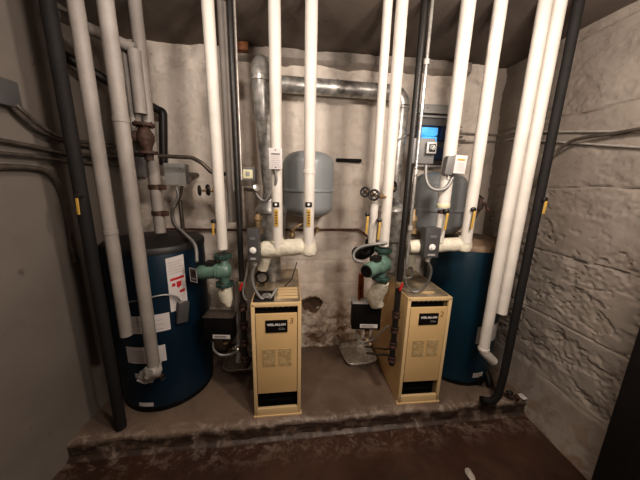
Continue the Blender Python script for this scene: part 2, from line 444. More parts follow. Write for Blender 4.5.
# ------------------------------------------------------------------ tall insulated pipes
TOPZ = CEIL + .03
def lagged(px, py, Y, zb, r, label, group=None, material='wrap', pts=None, name='insulated_pipe', zt=TOPZ, jit=.035, bands=(), **kw):
    x = P(px, py, Y).x
    pr = thing(name, label, 'pipe', (x, Y, zb), 0, group)
    MB().vpipe(x, Y, zb, zt, r, jit=jit).build('jacket', material, pr)
    for z in bands:
        MB().lathe([(r + .0005, -.012), (r + .0025, -.010), (r + .0025, .010), (r + .0005, .012)], (x, Y, z), n=20).build('band', material, pr)
    return pr, Vector((x, Y, 0))
zb = P(128, 335, 1.30).z
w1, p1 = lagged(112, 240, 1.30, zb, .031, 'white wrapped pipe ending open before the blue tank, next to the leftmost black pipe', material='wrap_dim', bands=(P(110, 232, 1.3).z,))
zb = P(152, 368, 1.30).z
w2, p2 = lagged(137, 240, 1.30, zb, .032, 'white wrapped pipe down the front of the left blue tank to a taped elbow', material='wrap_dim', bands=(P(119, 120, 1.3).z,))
# taped elbow at its foot
e0 = Vector((p2.x, 1.30, zb + .02))
MB().tube(smoothpath([e0, e0 + Vector((.0, .0, -.03)), e0 + Vector((-.014, .006, -.055)), e0 + Vector((-.045, .02, -.075)), e0 + Vector((-.066, .03, -.10)), e0 + Vector((-.08, .025, -.125))]), .040, 14, jit=.45).build('taped_elbow', 'wrapcloth', w2)
v0 = e0 + Vector((.0, .02, -.09))
dv = thing('drain_valve', 'dark brass drain valve under the taped elbow at the foot of the left tank', 'valve', v0 + Vector((0, 0, -.03)))
MB().cyl(v0 + Vector((-.03, .02, 0)), v0 + Vector((.03, .0, -.005)), .014).lathe([(.012, 0), (.016, .012), (.006, .02)], v0 + Vector((.0, .01, .0)), (0, -1, .2)).build('body', 'rust', dv)
MB().ring(v0 + Vector((.035, -.006, -.005)), (1, -.4, 0), .013, .004).cyl(v0 + Vector((.02, 0, -.005)), v0 + Vector((.036, -.006, -.005)), .004).build('handle', 'black', dv)

def wp(px, py, Y, zpy, r, label, **k): return lagged(px, py, Y, P(px, zpy, Y).z, r, label, **k)
w3, p3 = wp(222, 240, 1.50, 249, .0305, 'white wrapped vertical pipe entering the left green pump from above')
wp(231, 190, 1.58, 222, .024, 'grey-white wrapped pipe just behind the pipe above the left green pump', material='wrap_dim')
zH1 = P(285, 247, 1.5).z
w4, p4 = lagged(277.5, 240, 1.50, zH1, .031, 'white wrapped riser with a printed tag card, joining the header over the left boiler')
w5, p5 = lagged(308.5, 240, 1.50, zH1, .0315, 'white wrapped riser in front of the left grey expansion tank', bands=(P(310, 172, 1.5).z,))
w6, p6 = wp(372, 240, 1.52, 243, .0235, 'thinner rear white wrapped pipe of the pair over the right green pump')
w7, p7 = wp(384, 240, 1.50, 246, .0295, 'front white wrapped pipe of the pair over the right green pump')
zH2 = P(439, 242, 1.5).z
# pipe 8 stops at a valve joint, a thinner one goes on to the header
zj = P(445, 208, 1.5).z; x8 = P(446.5, 180, 1.5).x
w8 = thing('insulated_pipe', 'white wrapped riser in front of the right grey expansion tank, carrying the grey control box', 'pipe', (x8, 1.5, zH2))
MB().vpipe(x8, 1.5, zj, TOPZ, .034, jit=.03).build('jacket', 'wrap', w8)
MB().lathe([(.0345, 0), (.0358, .002), (.0358, .022), (.0345, .024)], (x8, 1.5, zj + .002), n=20).build('band', 'pale', w8)
MB().lathe([(.012, -.012), (.022, -.01), (.022, .0), (.030, .006), (.030, .02), (.02, .02)], (x8, 1.5, zj - .035), n=8).build('union', 'rust', w8)
MB().vpipe(x8, 1.5, zH2, zj - .028, .026, jit=.03).build('lower_jacket', 'wrap', w8)
w9, p9 = lagged(466, 240, 1.50, zH2, .031, 'bright white wrapped riser meeting the right end of the header over the right boiler')
# torn jacket sleeve on pipe 9
MB().tube([(p9.x - .016, 1.49, P(490, 20, 1.5).z), (p9.x - .018, 1.49, P(487, 45, 1.5).z), (p9.x - .004, 1.495, P(484, 70, 1.5).z)], .02, 8, radii=[.014, .019, .022]).build('torn_flap', 'wrap', w9)
z10 = P(484, 350, 1.5).z
x10 = P(503, 240, 1.5).x
w10 = thing('insulated_pipe', 'long white wrapped pipe with a bent foot in front of the right blue tank', 'pipe', (x10, 1.5, z10))
MB().vpipe(x10, 1.5, z10, TOPZ, .031, jit=.03).build('jacket', 'wrap', w10)
MB().lathe([(.0315, 0), (.034, .003), (.034, .018), (.0315, .02)], (x10, 1.5, z10 + .0), n=20).build('band', 'wrap', w10)
q10 = P(493, 361, 1.53)
MB().tube([(x10, 1.5, z10 + .004), (x10 + .006, 1.5, z10 - .012), q10], .0285, 16, jit=.05).build('elbow', 'wrap', w10)
z11 = P(502, 313, 1.5).z
w11, p11 = lagged(515, 240, 1.5, z11, .031, 'white wrapped pipe ending short above the right blue tank label, beside black pipe', bands=())

# ------------------------------------------------------------------ black pipes
xl = P(89, 240, 1.28).x
bl = thing('black_pipe', 'thick black vertical pipe nearest the left wall', 'pipe', (xl, 1.28, 0.0))
MB().vpipe(xl, 1.28, .015, TOPZ, .0285, jit=.05).build('jacket', 'blackfoam', bl)
xr = P(531, 240, 1.47).x; zr = P(500, 375, 1.47).z
br = thing('black_pipe', 'thick black vertical pipe nearest the rough right wall', 'pipe', (xr, 1.47, 0.0))
MB().tube([(xr, 1.47, TOPZ)] + [(xr, 1.47, 2.2 - .1 * i) for i in range(20)] + [(xr - .01, 1.47, .12), (xr - .03, 1.48, .07), (xr - .07, 1.50, .05)], .0225, 18, jit=.06).build('jacket', 'blackfoam', br)
MB().tube([(xr - .07, 1.50, .05), (xr - .09, 1.5, .048)], .028, 16).build('end_fitting', 'rubber', br)
xg = P(240, 240, 1.5).x
bg = thing('black_gas_pipe', 'slim black vertical gas pipe left of the left boiler', 'pipe', (xg, 1.5, .2))
MB().vpipe(xg, 1.5, .30, TOPZ, .0165, 12, jit=0, seg=.5).build('pipe', 'black', bg)
def fittings(x, y, z0, z1, parent, n):
    for i in range(n):
        z = z0 + (z1 - z0) * i / max(1, n - 1)
        MB().lathe([(.018, -.022), (.026, -.02), (.026, -.008), (.021, 0), (.026, .008), (.026, .02), (.018, .022)], (x, y, z), n=10).build('fitting', 'rust', parent)
fittings(xg, 1.5, .33, .70, bg, 4)
MB().tube([(xg, 1.5, .31), (xg, 1.5, .27), (xg + .0, 1.56, .25), (xg + .0, 1.6, .25)], .0155, 10, fil=.02).build('branch', 'rust', bg)
xh = P(403, 240, 1.52).x
bh = thing('black_gas_pipe', 'slim black vertical gas pipe left of the right boiler', 'pipe', (xh, 1.52, .2))
MB().vpipe(xh, 1.52, .30, TOPZ, .019, 12, jit=0, seg=.5).build('pipe', 'black', bh)
fittings(xh, 1.52, .34, .66, bh, 4)
MB().tube([(xh, 1.52, .36), (xh - .01, 1.60, .31), (xh - .12, 1.74, .22)], .009, 8).build('branch', 'dull_conduit', bh)
MB().tube([(xh, 1.52, .42), (xh - .02, 1.62, .34), (xh - .14, 1.72, .29)], .006, 8).build('branch', 'rust', bh)
for (px, py, Y, xx, lab) in ((243, 286, 1.47, xg, 'small red gas cock on the slim black pipe left of the left boiler'), (397, 286, 1.49, xh, 'small red gas cock on the slim black pipe left of the right boiler')):
    z = P(px, py, Y).z
    g = thing('gas_cock', lab, 'valve', (xx, Y, z - .02))
    MB().lathe([(.02, -.02), (.026, -.018), (.026, .018), (.02, .02)], (xx, Y + .03, z), n=8).cyl((xx, Y + .03, z), (xx, Y - .002, z), .010).build('body', 'brass', g)
    MB().box((xx + .004, Y - .005, z - .004), (.013, .010, .05), Matrix.Rotation(.3, 4, 'Y'), bev=.003).build('lever', 'redh', g)
# conduits alongside
xc = P(408.5, 240, 1.5).x
cz = thing('conduit', 'bright steel conduit running down beside the slim black pipe over the right boiler', 'conduit', (xc, 1.49, .95))
MB().vpipe(xc, 1.49, P(406, 268, 1.49).z, TOPZ, .0085, 12, jit=0, seg=.5).build('tube', 'silver', cz)
for y in (62, 172, 228):
    zz = P(417, y, 1.49).z
    MB().lathe([(.011, -.012), (.015, -.012), (.015, .012), (.011, .012)], (xc, 1.49, zz), n=12).build('coupling', 'conduit', cz)
xc2 = P(244, 240, 1.54).x
cz2 = thing('conduit', 'thin grey conduit running down behind the slim black pipe over the left boiler', 'conduit', (xc2, 1.54, 1.2))
MB().vpipe(xc2, 1.54, P(243, 180, 1.54).z, TOPZ, .007, 10, jit=0, seg=.5).build('tube', 'conduit', cz2)

# ------------------------------------------------------------------ headers over the boilers
def header(name, label, a, b, r, down, extra=None):
    t = thing(name, label, 'pipe', ((a + b) / 2) - Vector((0, 0, r)))
    n = 14; pts = [a.lerp(b, i / n) for i in range(n + 1)]
    MB().tube(pts, r, 22, jit=.10, radii=[r * (.86 if i in (0, n) else 1) for i in range(n + 1)]).build('lagging', 'plaster', t)
    MB().tube(down, r * .72, 18, fil=.03, jit=.14).build('downpipe', 'plaster', t)
    return t
a = P(261, 250, 1.52); b = P(306, 246, 1.52)
hd1 = header('pipe_header', 'thick cream plastered header pipe crossing over the left boiler', a, b, .050, [a + Vector((.02, .01, 0)), a + Vector((.02, .02, -.06)), P(262, 268, 1.56)])
for o in (p5,):
    MB().lathe([(.033, .05), (.045, .02), (.052, -.02), (.045, -.045), (.03, -.055)], (o.x, 1.515, b.z), n=20).build('lagging_collar', 'plaster', hd1)
MB().lathe([(.032, .055), (.037, .04), (.042, .03)], (p4.x, 1.51, zH1), n=20).build('lagging_collar', 'plaster', hd1)
a = P(409, 247, 1.52); b = P(461, 244, 1.52)
hd2 = header('pipe_header', 'thick cream plastered header pipe crossing over the right boiler', a, b, .042, [a + Vector((.02, .03, 0)), a + Vector((.02, .05, -.05)), P(412, 268, 1.62)])
MB().lathe([(.033, .05), (.041, .02), (.045, -.01), (.038, -.035), (.02, -.045)], (p9.x, 1.515, b.z), n=20).build('lagging_collar', 'plaster', hd2)
# brass fitting and riser behind right header
c = P(413, 222, 1.6)
MB().lathe([(.014, .0), (.026, .0), (.026, .03), (.018, .035), (.018, .07), (.024, .075), (.024, .10), (.010, .12), (.010, .15)], c - Vector((0, 0, .07)), n=12).build('air_vent', 'brass', label='pale brass air vent standing on the header beside the bright steel conduit', cat='fitting')
c = P(258, 222, 1.6)
MB().lathe([(.014, 0), (.03, 0), (.03, .03), (.02, .035), (.02, .08), (.028, .085), (.028, .10), (.012, .12)], c - Vector((0, 0, .07)), n=12).build('air_vent', 'brass', label='copper-coloured air vent behind the grey control box over the left boiler', cat='fitting')

# ------------------------------------------------------------------ boilers
def boiler(cx, cy, rz, num, label):
    w, d, h = .292, .60, .778
    t = thing('boiler', label, 'boiler', (cx, cy, 0), rz); W = WM[t.name]
    def B(m, name, material, par=t, **k): m.xf(W); return m.build(name, material, par, **k)
    th = .012
    m = MB()
    m.box((-w / 2 + th / 2, d / 2, h / 2), (th, d, h), bev=.003); m.box((w / 2 - th / 2, d / 2, h / 2), (th, d, h), bev=.003)
    m.box((0, d - th / 2, h / 2), (w - th, th, h))
    B(m, 'side_casing', 'tan')
    m = MB(); fw = .022
    m.box((-w / 2 + fw / 2, .004, h / 2), (fw, .02, h), bev=.003); m.box((w / 2 - fw / 2, .004, h / 2), (fw, .02, h), bev=.003)
    m.box((0, .004, h - .010), (w - .002, .02, .022), bev=.003); m.box((0, .004, .032), (w - .002, .02, .052), bev=.003)
    m.box((0, .004, .003), (w + .012, .03, .012), bev=.002)
    B(m, 'front_frame', 'tan2')
    B(MB().box((0, .06, h / 2), (w - .03, .004, h - .04)), 'dark_interior', 'void')  # sheet coloured near black in place of the unlit inside
    # burner compartment visible in the low opening
    m = MB()
    for i in range(5): m.tube([(-.1 + .05 * i, .052, .06), (-.1 + .05 * i, .052, .11)], .008, 8)
    m.box((0, .045, .075), (w - .06, .02, .03), bev=.004)
    B(m, 'burner_tray', 'rubber')
    dz0, dz1 = .172, .712; dw = w - .05
    dr = B(MB().box((0, .002, (dz0 + dz1) / 2), (dw, .016, dz1 - dz0), bev=.003), 'access_door', 'tan')
    # louvre grids
    for sx in (-1, 1):
        m = MB()
        m.box((sx * .048, -.0075, .425), (.078, .003, .118))
        gr = B(m, 'louvre_panel', 'louvre', dr)
        m = MB()
        for r in range(13): m.box((sx * .048, -.0088, .372 + .0089 * r), (.070, .0012, .0052))
        B(m, 'louvre_slats', 'louvre2', gr)
    bz = .635
    bd = B(MB().box((.0, -.009, bz), (.128, .008, .078), bev=.003), 'badge', 'rubber', dr)
    text('badge_lettering', 'WEIL-McLAIN', .0215, 'badgewhite', bd, W @ Matrix.Translation((0, -.0135, bz + .012)) @ FACE, .84, .0005)
    text('badge_model_mark', 'CGa', .02, 'lgrey', bd, W @ Matrix.Translation((.03, -.0135, bz - .016)) @ FACE)
    text('handwritten_number', num, .052, 'ink', dr, W @ Matrix.Translation((.088, -.0065, bz + .028)) @ FACE @ Matrix.Rotation(-.1, 4, 'Z'))
    # pipes and wires glimpsed in the upper slot
    m = MB()
    for i in range(6):
        x = -.06 + .032 * i; m.tube([(x, .03, h - .045), (x + .02, .028, h - .024)], .0035, 6)
    B(m, 'upper_slot_wires', 'silver')
    # stepped, louvred top
    m = MB(); m.box((0, d / 2 + .01, h - .004), (w - .01, d - .03, .008), bev=.002)
    top = B(m, 'top_panel', 'toppan')
    m = MB()
    for i in range(4 if num == '3' else 1): m.box((.065 if num == '3' else 0, .07 + .045 * i, h + .003), (.125, .022, .006), Matrix.Rotation(.12, 4, 'X'), bev=.001)
    B(m, 'top_slats', 'tan2', top)
    m = MB(); m.box((-.075, .10, h + .001), (.12, .15, .004)); B(m, 'top_recess', 'void' if num == '3' else 'toppan', top)  # flat patch; the left boiler's recess is only shade put into its colour
    m = MB(); m.lathe([(.0, 0), (.025, .004), (.03, .012), (.028, .018), (0, .02)], (-.06, .075, h + .002), n=16); B(m, 'cap', 'silver', top)
    return t
bo1 = boiler(-.245, 1.402, math.radians(7), '3', 'left tan boiler, handwritten three on its door, standing under the left header')
bo2 = boiler(.700, 1.528, math.radians(6), '2', 'right tan boiler, handwritten two on its door, its left side casing showing')

# ------------------------------------------------------------------ blue storage tanks
def tank(c, R, h, label, body, cap):
    t = thing('storage_tank', label, 'tank', (c[0], c[1], 0))
    o = Vector((c[0], c[1], 0))
    MB().lathe([(R - .006, .028), (R, .034), (R, h - .012), (R - .004, h)], o, n=72).build('body', body, t)
    MB().lathe([(R - .02, 0), (R - .002, 0), (R - .002, .03), (R - .01, .032)], o, n=64).build('base_ring', 'rubber', t)
    MB().lathe([(R + .003, h - .025), (R + .004, h - .0), (R - .004, h + .012), (R - .05, h + .024), (0, h + .03)], o, n=64).build('top_cap', cap, t)
    return t, o
def patch(o, R, a0, a1, z0, z1, off, name, material, parent, tilt=0., nu=10):
    def fn(u, v):
        a = a0 + (a1 - a0) * u; z = z0 + (z1 - z0) * v + tilt * (u - .5); return Vector((o.x + (R + off) * math.cos(a), o.y + (R + off) * math.sin(a), z))
    return MB().grid(fn, nu, 2).build(name, material, parent, recalc=False)
def tank_ang(o, R, px, py):
    # where the sight line through a surveyed point meets the tank surface
    d = ray(px, py); cx, cy = o.x, o.y
    A = d.x ** 2 + d.y ** 2; Bq = -2 * (d.x * cx + d.y * cy); C = cx * cx + cy * cy - R * R
    disc = max(0, Bq * Bq - 4 * A * C); t = (-Bq - math.sqrt(disc)) / (2 * A)
    return math.atan2(d.y * t - cy, d.x * t - cx), H + d.z * t
RL = .29
tk1, o1 = tank((-1.085, 1.685), RL, 1.065, 'large dark blue storage tank in the left corner behind two white pipes', 'blue', 'tankcap')
def lab(o, R, x0, y0, x1, y1, name, parent, tilt=0., off=.0015, material='paper'):
    a0, z0 = tank_ang(o, R, x0, y0); a1, z1 = tank_ang(o, R, x1, y1)
    patch(o, R, a0, a1, min(z0, z1), max(z0, z1), off, name, material, parent, tilt)
    return a0, a1, min(z0, z1), max(z0, z1)
def label_obj(o, R, x0, y0, x1, y1, parent, tilt=0.):
    a0, z0 = tank_ang(o, R, x0, y0); a1, z1 = tank_ang(o, R, x1, y1); zl, zh = min(z0, z1), max(z0, z1)
    l = patch(o, R, a0, a1, zl, zh, .0015, 'paper_label', 'paper', parent, tilt)
    return l, a0, a1, zl, zh
l, a0, a1, zl, zh = label_obj(o1, RL, 165, 258, 188, 306, tk1, .01)
def sub(u0, u1, v0, v1, material, name='print_line'):
    patch(o1, RL, a0 + (a1 - a0) * u0, a0 + (a1 - a0) * u1, zl + (zh - zl) * v0, zl + (zh - zl) * v1, .0026, name, material, l, .01 * (u1 - u0), 4)
for i in range(5): sub(.12, .88 - .1 * (i % 2), .90 - .05 * i, .915 - .05 * i, 'faint')
sub(.14, .92, .575, .62, 'red', 'red_heading'); sub(.2, .38, .46, .52, 'red', 'red_mark'); sub(.45, .72, .44, .54, 'red', 'red_mark')
sub(.5, .62, .42, .46, 'red', 'red_mark'); sub(.58, .90, .32, .37, 'red', 'red_mark')
for i in range(5): sub(.15, .85, .24 - .045 * i, .252 - .045 * i, 'faint')
for (q, n) in (((128, 316, 171, 329), 3), ((126, 346, 167, 360), 5), ((135, 373, 152, 378), 1), ((139, 402, 154, 406), 1)):
    ll, b0, b1, yl, yh = label_obj(o1, RL, *q, tk1, .0)
    for i in range(n if n > 1 else 0):
        patch(o1, RL, b0 + (b1 - b0) * .12, b0 + (b1 - b0) * .85, yl + (yh - yl) * (.15 + .75 * i / n), yl + (yh - yl) * (.15 + .75 * i / n) + .004, .0026, 'print_line', 'faint', ll, 0, 6)
# aquastat on tank with its cable
aa, az = tank_ang(o1, RL, 181, 311); nrm = Vector((math.cos(aa), math.sin(aa), 0)); cpos = Vector((o1.x, o1.y, az)) + nrm * (RL + .020)
aq = thing('tank_thermostat', 'small grey thermostat box strapped under the red-printed paper on the left blue tank', 'control box', cpos - Vector((0, 0, .07)))
rzq = math.atan2(nrm.y, nrm.x) + PI / 2
MB().box(cpos, (.066, .036, .13), Matrix.Rotation(rzq, 4, 'Z') @ Matrix.Rotation(.16, 4, 'Y'), bev=.006).build('cover', 'dgrey', aq)
MB().box(cpos + Vector((-.005, .0, .064)), (.03, .03, .018), rzq, bev=.004).build('cable_clamp', 'silver', aq)
ca, cz_ = tank_ang(o1, RL, 128, 300)
k = []
for (px, py, off) in ((126, 302, .01), (140, 299, .02), (153, 295, .03), (165, 293, .03), (174, 295, .03), (179, 300, .02)):
    ga, gz = tank_ang(o1, RL, px, py); k.append(Vector((o1.x + (RL + off) * math.cos(ga), o1.y + (RL + off) * math.sin(ga), gz)))
MB().tube(smoothpath(k), .0055, 8).build('flexible_cable', 'flex', label='grey cable curving along the left blue tank into its thermostat box', cat='cable')
RR = .27
tk2, o2 = tank((1.135, 1.955), RR, 1.06, 'large teal-blue storage tank in the right corner behind the right boiler', 'blue_r', 'tankcap_r')
lr, b0, b1, yl, yh = label_obj(o2, RR, 478, 327, 501, 338, tk2)
for i in range(3): patch(o2, RR, b0 + (b1 - b0) * .12, b0 + (b1 - b0) * .8, yl + (yh - yl) * (.2 + .22 * i), yl + (yh - yl) * (.2 + .22 * i) + .005, .0026, 'print_line', 'faint', lr, 0, 6)
label_obj(o2, RR, 473, 373, 482, 376, tk2)

# ------------------------------------------------------------------ expansion tanks
def exptank(c, R, z0, z1, label, bracket=True):
    t = thing('expansion_tank', label, 'tank', (c[0], c[1], z0)); o = Vector((c[0], c[1], 0))
    hgt = z1 - z0; n = 10; pr = []
    dome = .30 * hgt
    for i in range(n + 1):
        a = PI / 2 * i / n; pr.append((R * math.sin(a) ** .75 if i else 0, z0 + dome * .62 * (1 - math.cos(a))))
    pr.append((R, z0 + hgt * .5))
    for i in range(n, -1, -1):
        a = PI / 2 * i / n; pr.append((R * math.sin(a) ** .75 if i else 0, z1 - dome * .62 * (1 - math.cos(a))))
    MB().lathe(pr, o, n=56).build('shell', 'exp', t, sharp=60)
    zs = z0 + hgt * .42
    MB().lathe([(R - .002, zs - .010), (R + .007, zs - .008), (R + .009, zs), (R + .007, zs + .008), (R - .002, zs + .010)], o, n=56).build('seam_band', 'exp', t)
    MB().lathe([(.014, z0 - .05), (.014, z0 - .03), (.022, z0 - .03), (.022, z0 - .012), (.03, z0 - .01), (.03, z0 + .01)], o, n=12).build('stem', 'rust', t)
    return t
Ye = 1.91
a = P(283, 185, Ye); b = P(334, 185, Ye); R1 = (b.x - a.x) / 2 * .975; zt = P(308, 151, Ye).z; z0 = P(308, 217, Ye).z
exptank(((a.x + b.x) / 2, Ye), R1, z0, zt, 'grey domed expansion tank hanging on the rear wall behind two white risers')
et1 = Vector(((a.x + b.x) / 2, Ye, z0))
Yf = 2.0
a = P(411, 203, Yf); b = P(463, 203, Yf); R2 = (b.x - a.x) / 2 * .96; zt2 = P(437, 172, Yf).z; z02 = P(437, 234, Yf).z
exptank(((a.x + b.x) / 2, Yf), R2, z02, zt2, 'grey domed expansion tank behind the right header and the grey switch box')
# small piping under the left expansion tank
pp = [et1 + Vector((0, 0, -.045)), P(302, 232, 1.9), P(296, 238, 1.86), P(293, 246, 1.84)]
fp = thing('feed_piping', 'brass valve and short piping dangling under the left expansion tank', 'fitting', P(293, 246, 1.84))
MB().tube(smoothpath([P(308, 228, 1.91), P(303, 224, 1.88), P(298, 226, 1.86), P(293, 232, 1.85), P(292, 250, 1.84)]), .009, 8).build('tube', 'brass', fp)
MB().lathe([(.012, -.03), (.022, -.026), (.022, .0), (.014, .01), (.018, .03), (.008, .04)], P(292, 234, 1.85), n=10).build('valve_body', 'brass', fp)
MB().lathe([(.012, -.02), (.018, -.015), (.018, .015), (.008, .025)], P(317, 230, 2.06), n=10).build('hose_bib', 'brass', label='small brass valve under the right side of the left expansion tank', cat='valve')

# ------------------------------------------------------------------ galvanised flue
Yd = 1.93
A0 = P(262, 82, Yd); B0 = P(411, 88, Yd + .02); zf = (A0.z + B0.z) / 2
xL = P(259, 95, Yd).x + .012; r = .052
xs0 = P(266, 95, Yd).x; xs1 = P(404, 120, Yd + .06).x
fl = thing('flue_duct', 'galvanised round flue duct crossing the rear wall and turning down at both ends', 'duct', (xs0, Yd, 1.2))
yR = yb(xs1) - .11; yL = Yd
dirv = Vector((xs1 - xs0, yR - yL, 0)).normalized()
MB().tube([Vector((xs0, yL, zf)) + dirv * .07, Vector((xs1, yR, zf)) - dirv * .07], r, 28).build('cross_run', 'galv', fl)
zc1 = P(270, 196, yL).z
yN = 1.60; xN = P(260, 90, yN).x + .006; yH = 1.78; zc1 = P(270, 196, yH).z; xH = P(271, 196, yH).x
MB().tube([(xN, yN, zf - .075), (xN, yN, zf - .12), (xH, yH, zc1 + .03), (xH, yH, zc1)], r * .98, 28).build('left_drop', 'galv', fl)
def elbow(corner, d1, d2, rad, nm, par=None):
    cen = corner + (d1 + d2) * rad
    pts = [cen - d2 * rad * math.cos(PI / 2 * i / 8) - d1 * rad * math.sin(PI / 2 * i / 8) for i in range(9)]
    MB().tube(pts, r * 1.03, 28, caps=True).build(nm, 'galv', fl)
db = (Vector((xs0, yL, zf)) - Vector((xN, yN, zf))); bl_ = db.length; db.normalize()
elbow(Vector((xN, yN, zf)), db, Vector((0, 0, -1)), .085, 'left_elbow')
elbow(Vector((xs0, yL, zf)), -db, dirv, .075, 'rear_elbow')
MB().tube([Vector((xN, yN, zf)) + db * .08, Vector((xs0, yL, zf)) - db * .07], r, 28).build('left_return', 'galv', fl)
elbow(Vector((xs1, yR, zf)), -dirv, Vector((0, 0, -1)), .085, 'right_elbow')
for (x, y, sx) in ((xN, yN, 1), (xs1, yR, -1)):
    for dz in (-.1,):
        MB().lathe([(r, -.006), (r + .004, -.004), (r + .004, .004), (r, .006)], (x, y, zf + dz), n=28).build('seam', 'galv', fl)
for f in (.09, .5, .93):
    c = Vector((xs0, yL, zf)).lerp(Vector((xs1, yR, zf)), f)
    MB().lathe([(r, -.006), (r + .004, -.004), (r + .004, .004), (r, .006)], c, dirv, n=28).build('seam', 'galv', fl)
zc2 = P(396, 200, yR).z
MB().tube([(xs1, yR, zf - .09), (xs1 - .01, yR - .01, zc2)], r * .98, 28).build('right_drop', 'galv', fl)
# draft hoods
def hood(x, y, ztop, zmid, zbot, zfloor, label):
    t = thing('draft_hood', label, 'duct', (x, y, zfloor))
    MB().lathe([(.054, ztop), (.056, ztop - .03), (.105, zmid + .02), (.108, zmid), (.100, zmid - .004), (.088, zbot), (.075, zbot - .01)], (x, y, 0), n=32).build('skirt', 'galv', t)
    MB().lathe([(.062, zfloor), (.062, zbot + .02)], (x, y, 0), n=28).build('collar', 'galv', t)
hood(xH + .0, yH, zc1 + .02, P(275, 212, yH).z, P(275, 240, yH).z, .782, 'galvanised draft hood over the rear of the left boiler')
hood(xs1 - .02, yR - .07, zc2 + .02, P(396, 210, yR).z, P(396, 238, yR).z, .782, 'galvanised draft hood over the rear of the right boiler')

# ------------------------------------------------------------------ circulator pumps
def pump(x, y, z, d, label, k=1.):
    """vertical volute between two flanges, motor pointing along d"""
    d = Vector(d).normalized(); t = thing('circulator_pump', label, 'pump', (x, y, z - .11))
    o = Vector((x, y, z))
    MB().lathe([(.028, -.085), (.030, -.05), (.042, -.03), (.046, 0), (.042, .03), (.030, .05), (.028, .085)], o, n=24) \
        .lathe([(.0, -.05), (.04, -.046), (.052, -.03), (.052, .02), (.035, .035)], o + d * .01, d, n=28).build('volute', 'green', t)
    for s_ in (-1, 1):
        fl_ = MB()
        fl_.lathe([(.03, -.011), (.052, -.011), (.055, -.008), (.055, .008), (.052, .011), (.03, .011)], o + Vector((0, 0, s_ * .088)), n=8)
        f = fl_.build('flange', 'greend', t)
        for sx in (-1, 1):
            sd = Vector((-d.y, d.x, 0)) * .042 * sx
            MB().lathe([(.008, -.022), (.008, -.014), (.005, -.012), (.005, .012), (.008, .014), (.008, .022)], o + Vector((0, 0, s_ * .088)) + sd, n=6).build('bolt', 'dull_conduit', f)
    m0 = o + d * .03
    MB().lathe([(.044, 0), (.050, .006), (.050, .016), (.043, .02), (.043, .105), (.038, .118), (0, .12)], m0, d, n=28).build('motor', 'green', t)
    jb = MB(); jb.box(o + d * .07 + Vector((0, 0, .052)), (.055, .05, .03), math.atan2(d.y, d.x), bev=.005); jb.build('wiring_box', 'black', t)
    t.scale = (k, k, k); t.location = o + (t.location - o) * k
    return t, o, d
pc = P(224, 270, 1.5)
pm1, q1, d1 = pump(p3.x, 1.5, pc.z, (-1, -.12, -.10), 'green circulator pump left of the left boiler with its motor pointing left')
# nameplate on motor end
e = q1 + d1 * .151 + Vector((0, 0, -.004))
rzp = math.atan2(d1.y, d1.x) + PI / 2
npl = MB().box(e + Vector((-.012, -.03, 0)), (.060, .003, .088), rzp + 1.0, bev=.001).build('nameplate', 'print', pm1)
npb = MB(); c_ = e + Vector((-.012, -.03, 0)); mm_ = Matrix.Translation(c_) @ Matrix.Rotation(rzp + 1.0, 4, 'Z')
for (xx, zz, sx, sz) in ((0, .041, .06, .004), (0, -.041, .06, .004), (-.028, 0, .004, .086), (.028, 0, .004, .086)):
    g = MB().box((xx, -.0022, zz), (sx, .001, sz)); g.xf(mm_)
    g.build('plate_edge', 'paper', npl)
MB().box((0, -.0024, .01), (.036, .001, .032), bev=.0).xf(mm_).build('plate_red_mark', 'rust', npl)
MB().box((0, -.0024, -.022), (.036, .001, .007), bev=.0).xf(mm_).build('plate_print', 'lgrey', npl)
pc2 = P(383, 264, 1.5)
pm2, q2, d2 = pump(P(382, 264, 1.5).x, 1.5, pc2.z, (-.66, -.62, -.08), 'green circulator pump left of the right boiler with its dark motor end facing out', 1.0)
MB().lathe([(.034, .140), (.034, .1535), (.024, .1545), (.020, .1525), (0, .1525)], q2 + d2 * .005, d2, n=24).build('motor_end', 'rubber', pm2)
# black elbow beside pump 2
MB().tube(smoothpath([P(371, 240, 1.6), P(369, 250, 1.6), P(362, 254, 1.58), P(356, 252, 1.55)]), .034, 16, jit=.1).build('black_elbow', 'rubber', label='black rubber elbow above and behind the right green pump', cat='pipe')
MB().tube(smoothpath([P(387, 243, 1.45), P(376, 244, 1.44), P(361, 247, 1.46), P(354, 253, 1.46), P(355, 260, 1.45), P(363, 262, 1.46)]), .009, 10).build('flexible_conduit', 'flex', label='grey flexible conduit looping over the right green pump', cat='conduit')
# plaster wraps below pumps and pipes down to boxes
def wrapbelow(pts, radii, label):
    MB().tube(smoothpath(pts, 5), .04, 18, radii=None, jit=.35).build('pipe_wrap', 'plaster', label=label, cat='pipe insulation') if radii is None else \
        MB().tube(pts, .04, 18, radii=radii, jit=.35).build('pipe_wrap', 'plaster', label=label, cat='pipe insulation')
zt_ = q1.z - .10
wrapbelow([(p3.x, 1.5, zt_), (p3.x + .003, 1.5, zt_ - .04), (p3.x + .006, 1.5, zt_ - .09), (p3.x + .015, 1.5, zt_ - .125), (p3.x + .02, 1.5, zt_ - .14)], [.036, .038, .036, .024, .012], 'torn white wrap on the pipe just below the left green pump')
gp = P(238, 320, 1.58)
MB().tube([(p3.x + .055, 1.56, zt_ + .02), (p3.x + .05, 1.57, .45), (p3.x + .04, 1.57, .26)], .024, 14, jit=.15).build('return_pipe', 'wrap_dim', label='dusty grey return pipe standing between the left black box and the left boiler', cat='pipe')
zt2_ = q2.z - .10
wrapbelow([P(383, 282, 1.5), P(379, 288, 1.54), P(375, 295, 1.58), P(376, 303, 1.6), P(382, 306, 1.6)], [.034, .050, .056, .045, .02], 'lumpy white plaster wrap on the elbow below the right green pump')
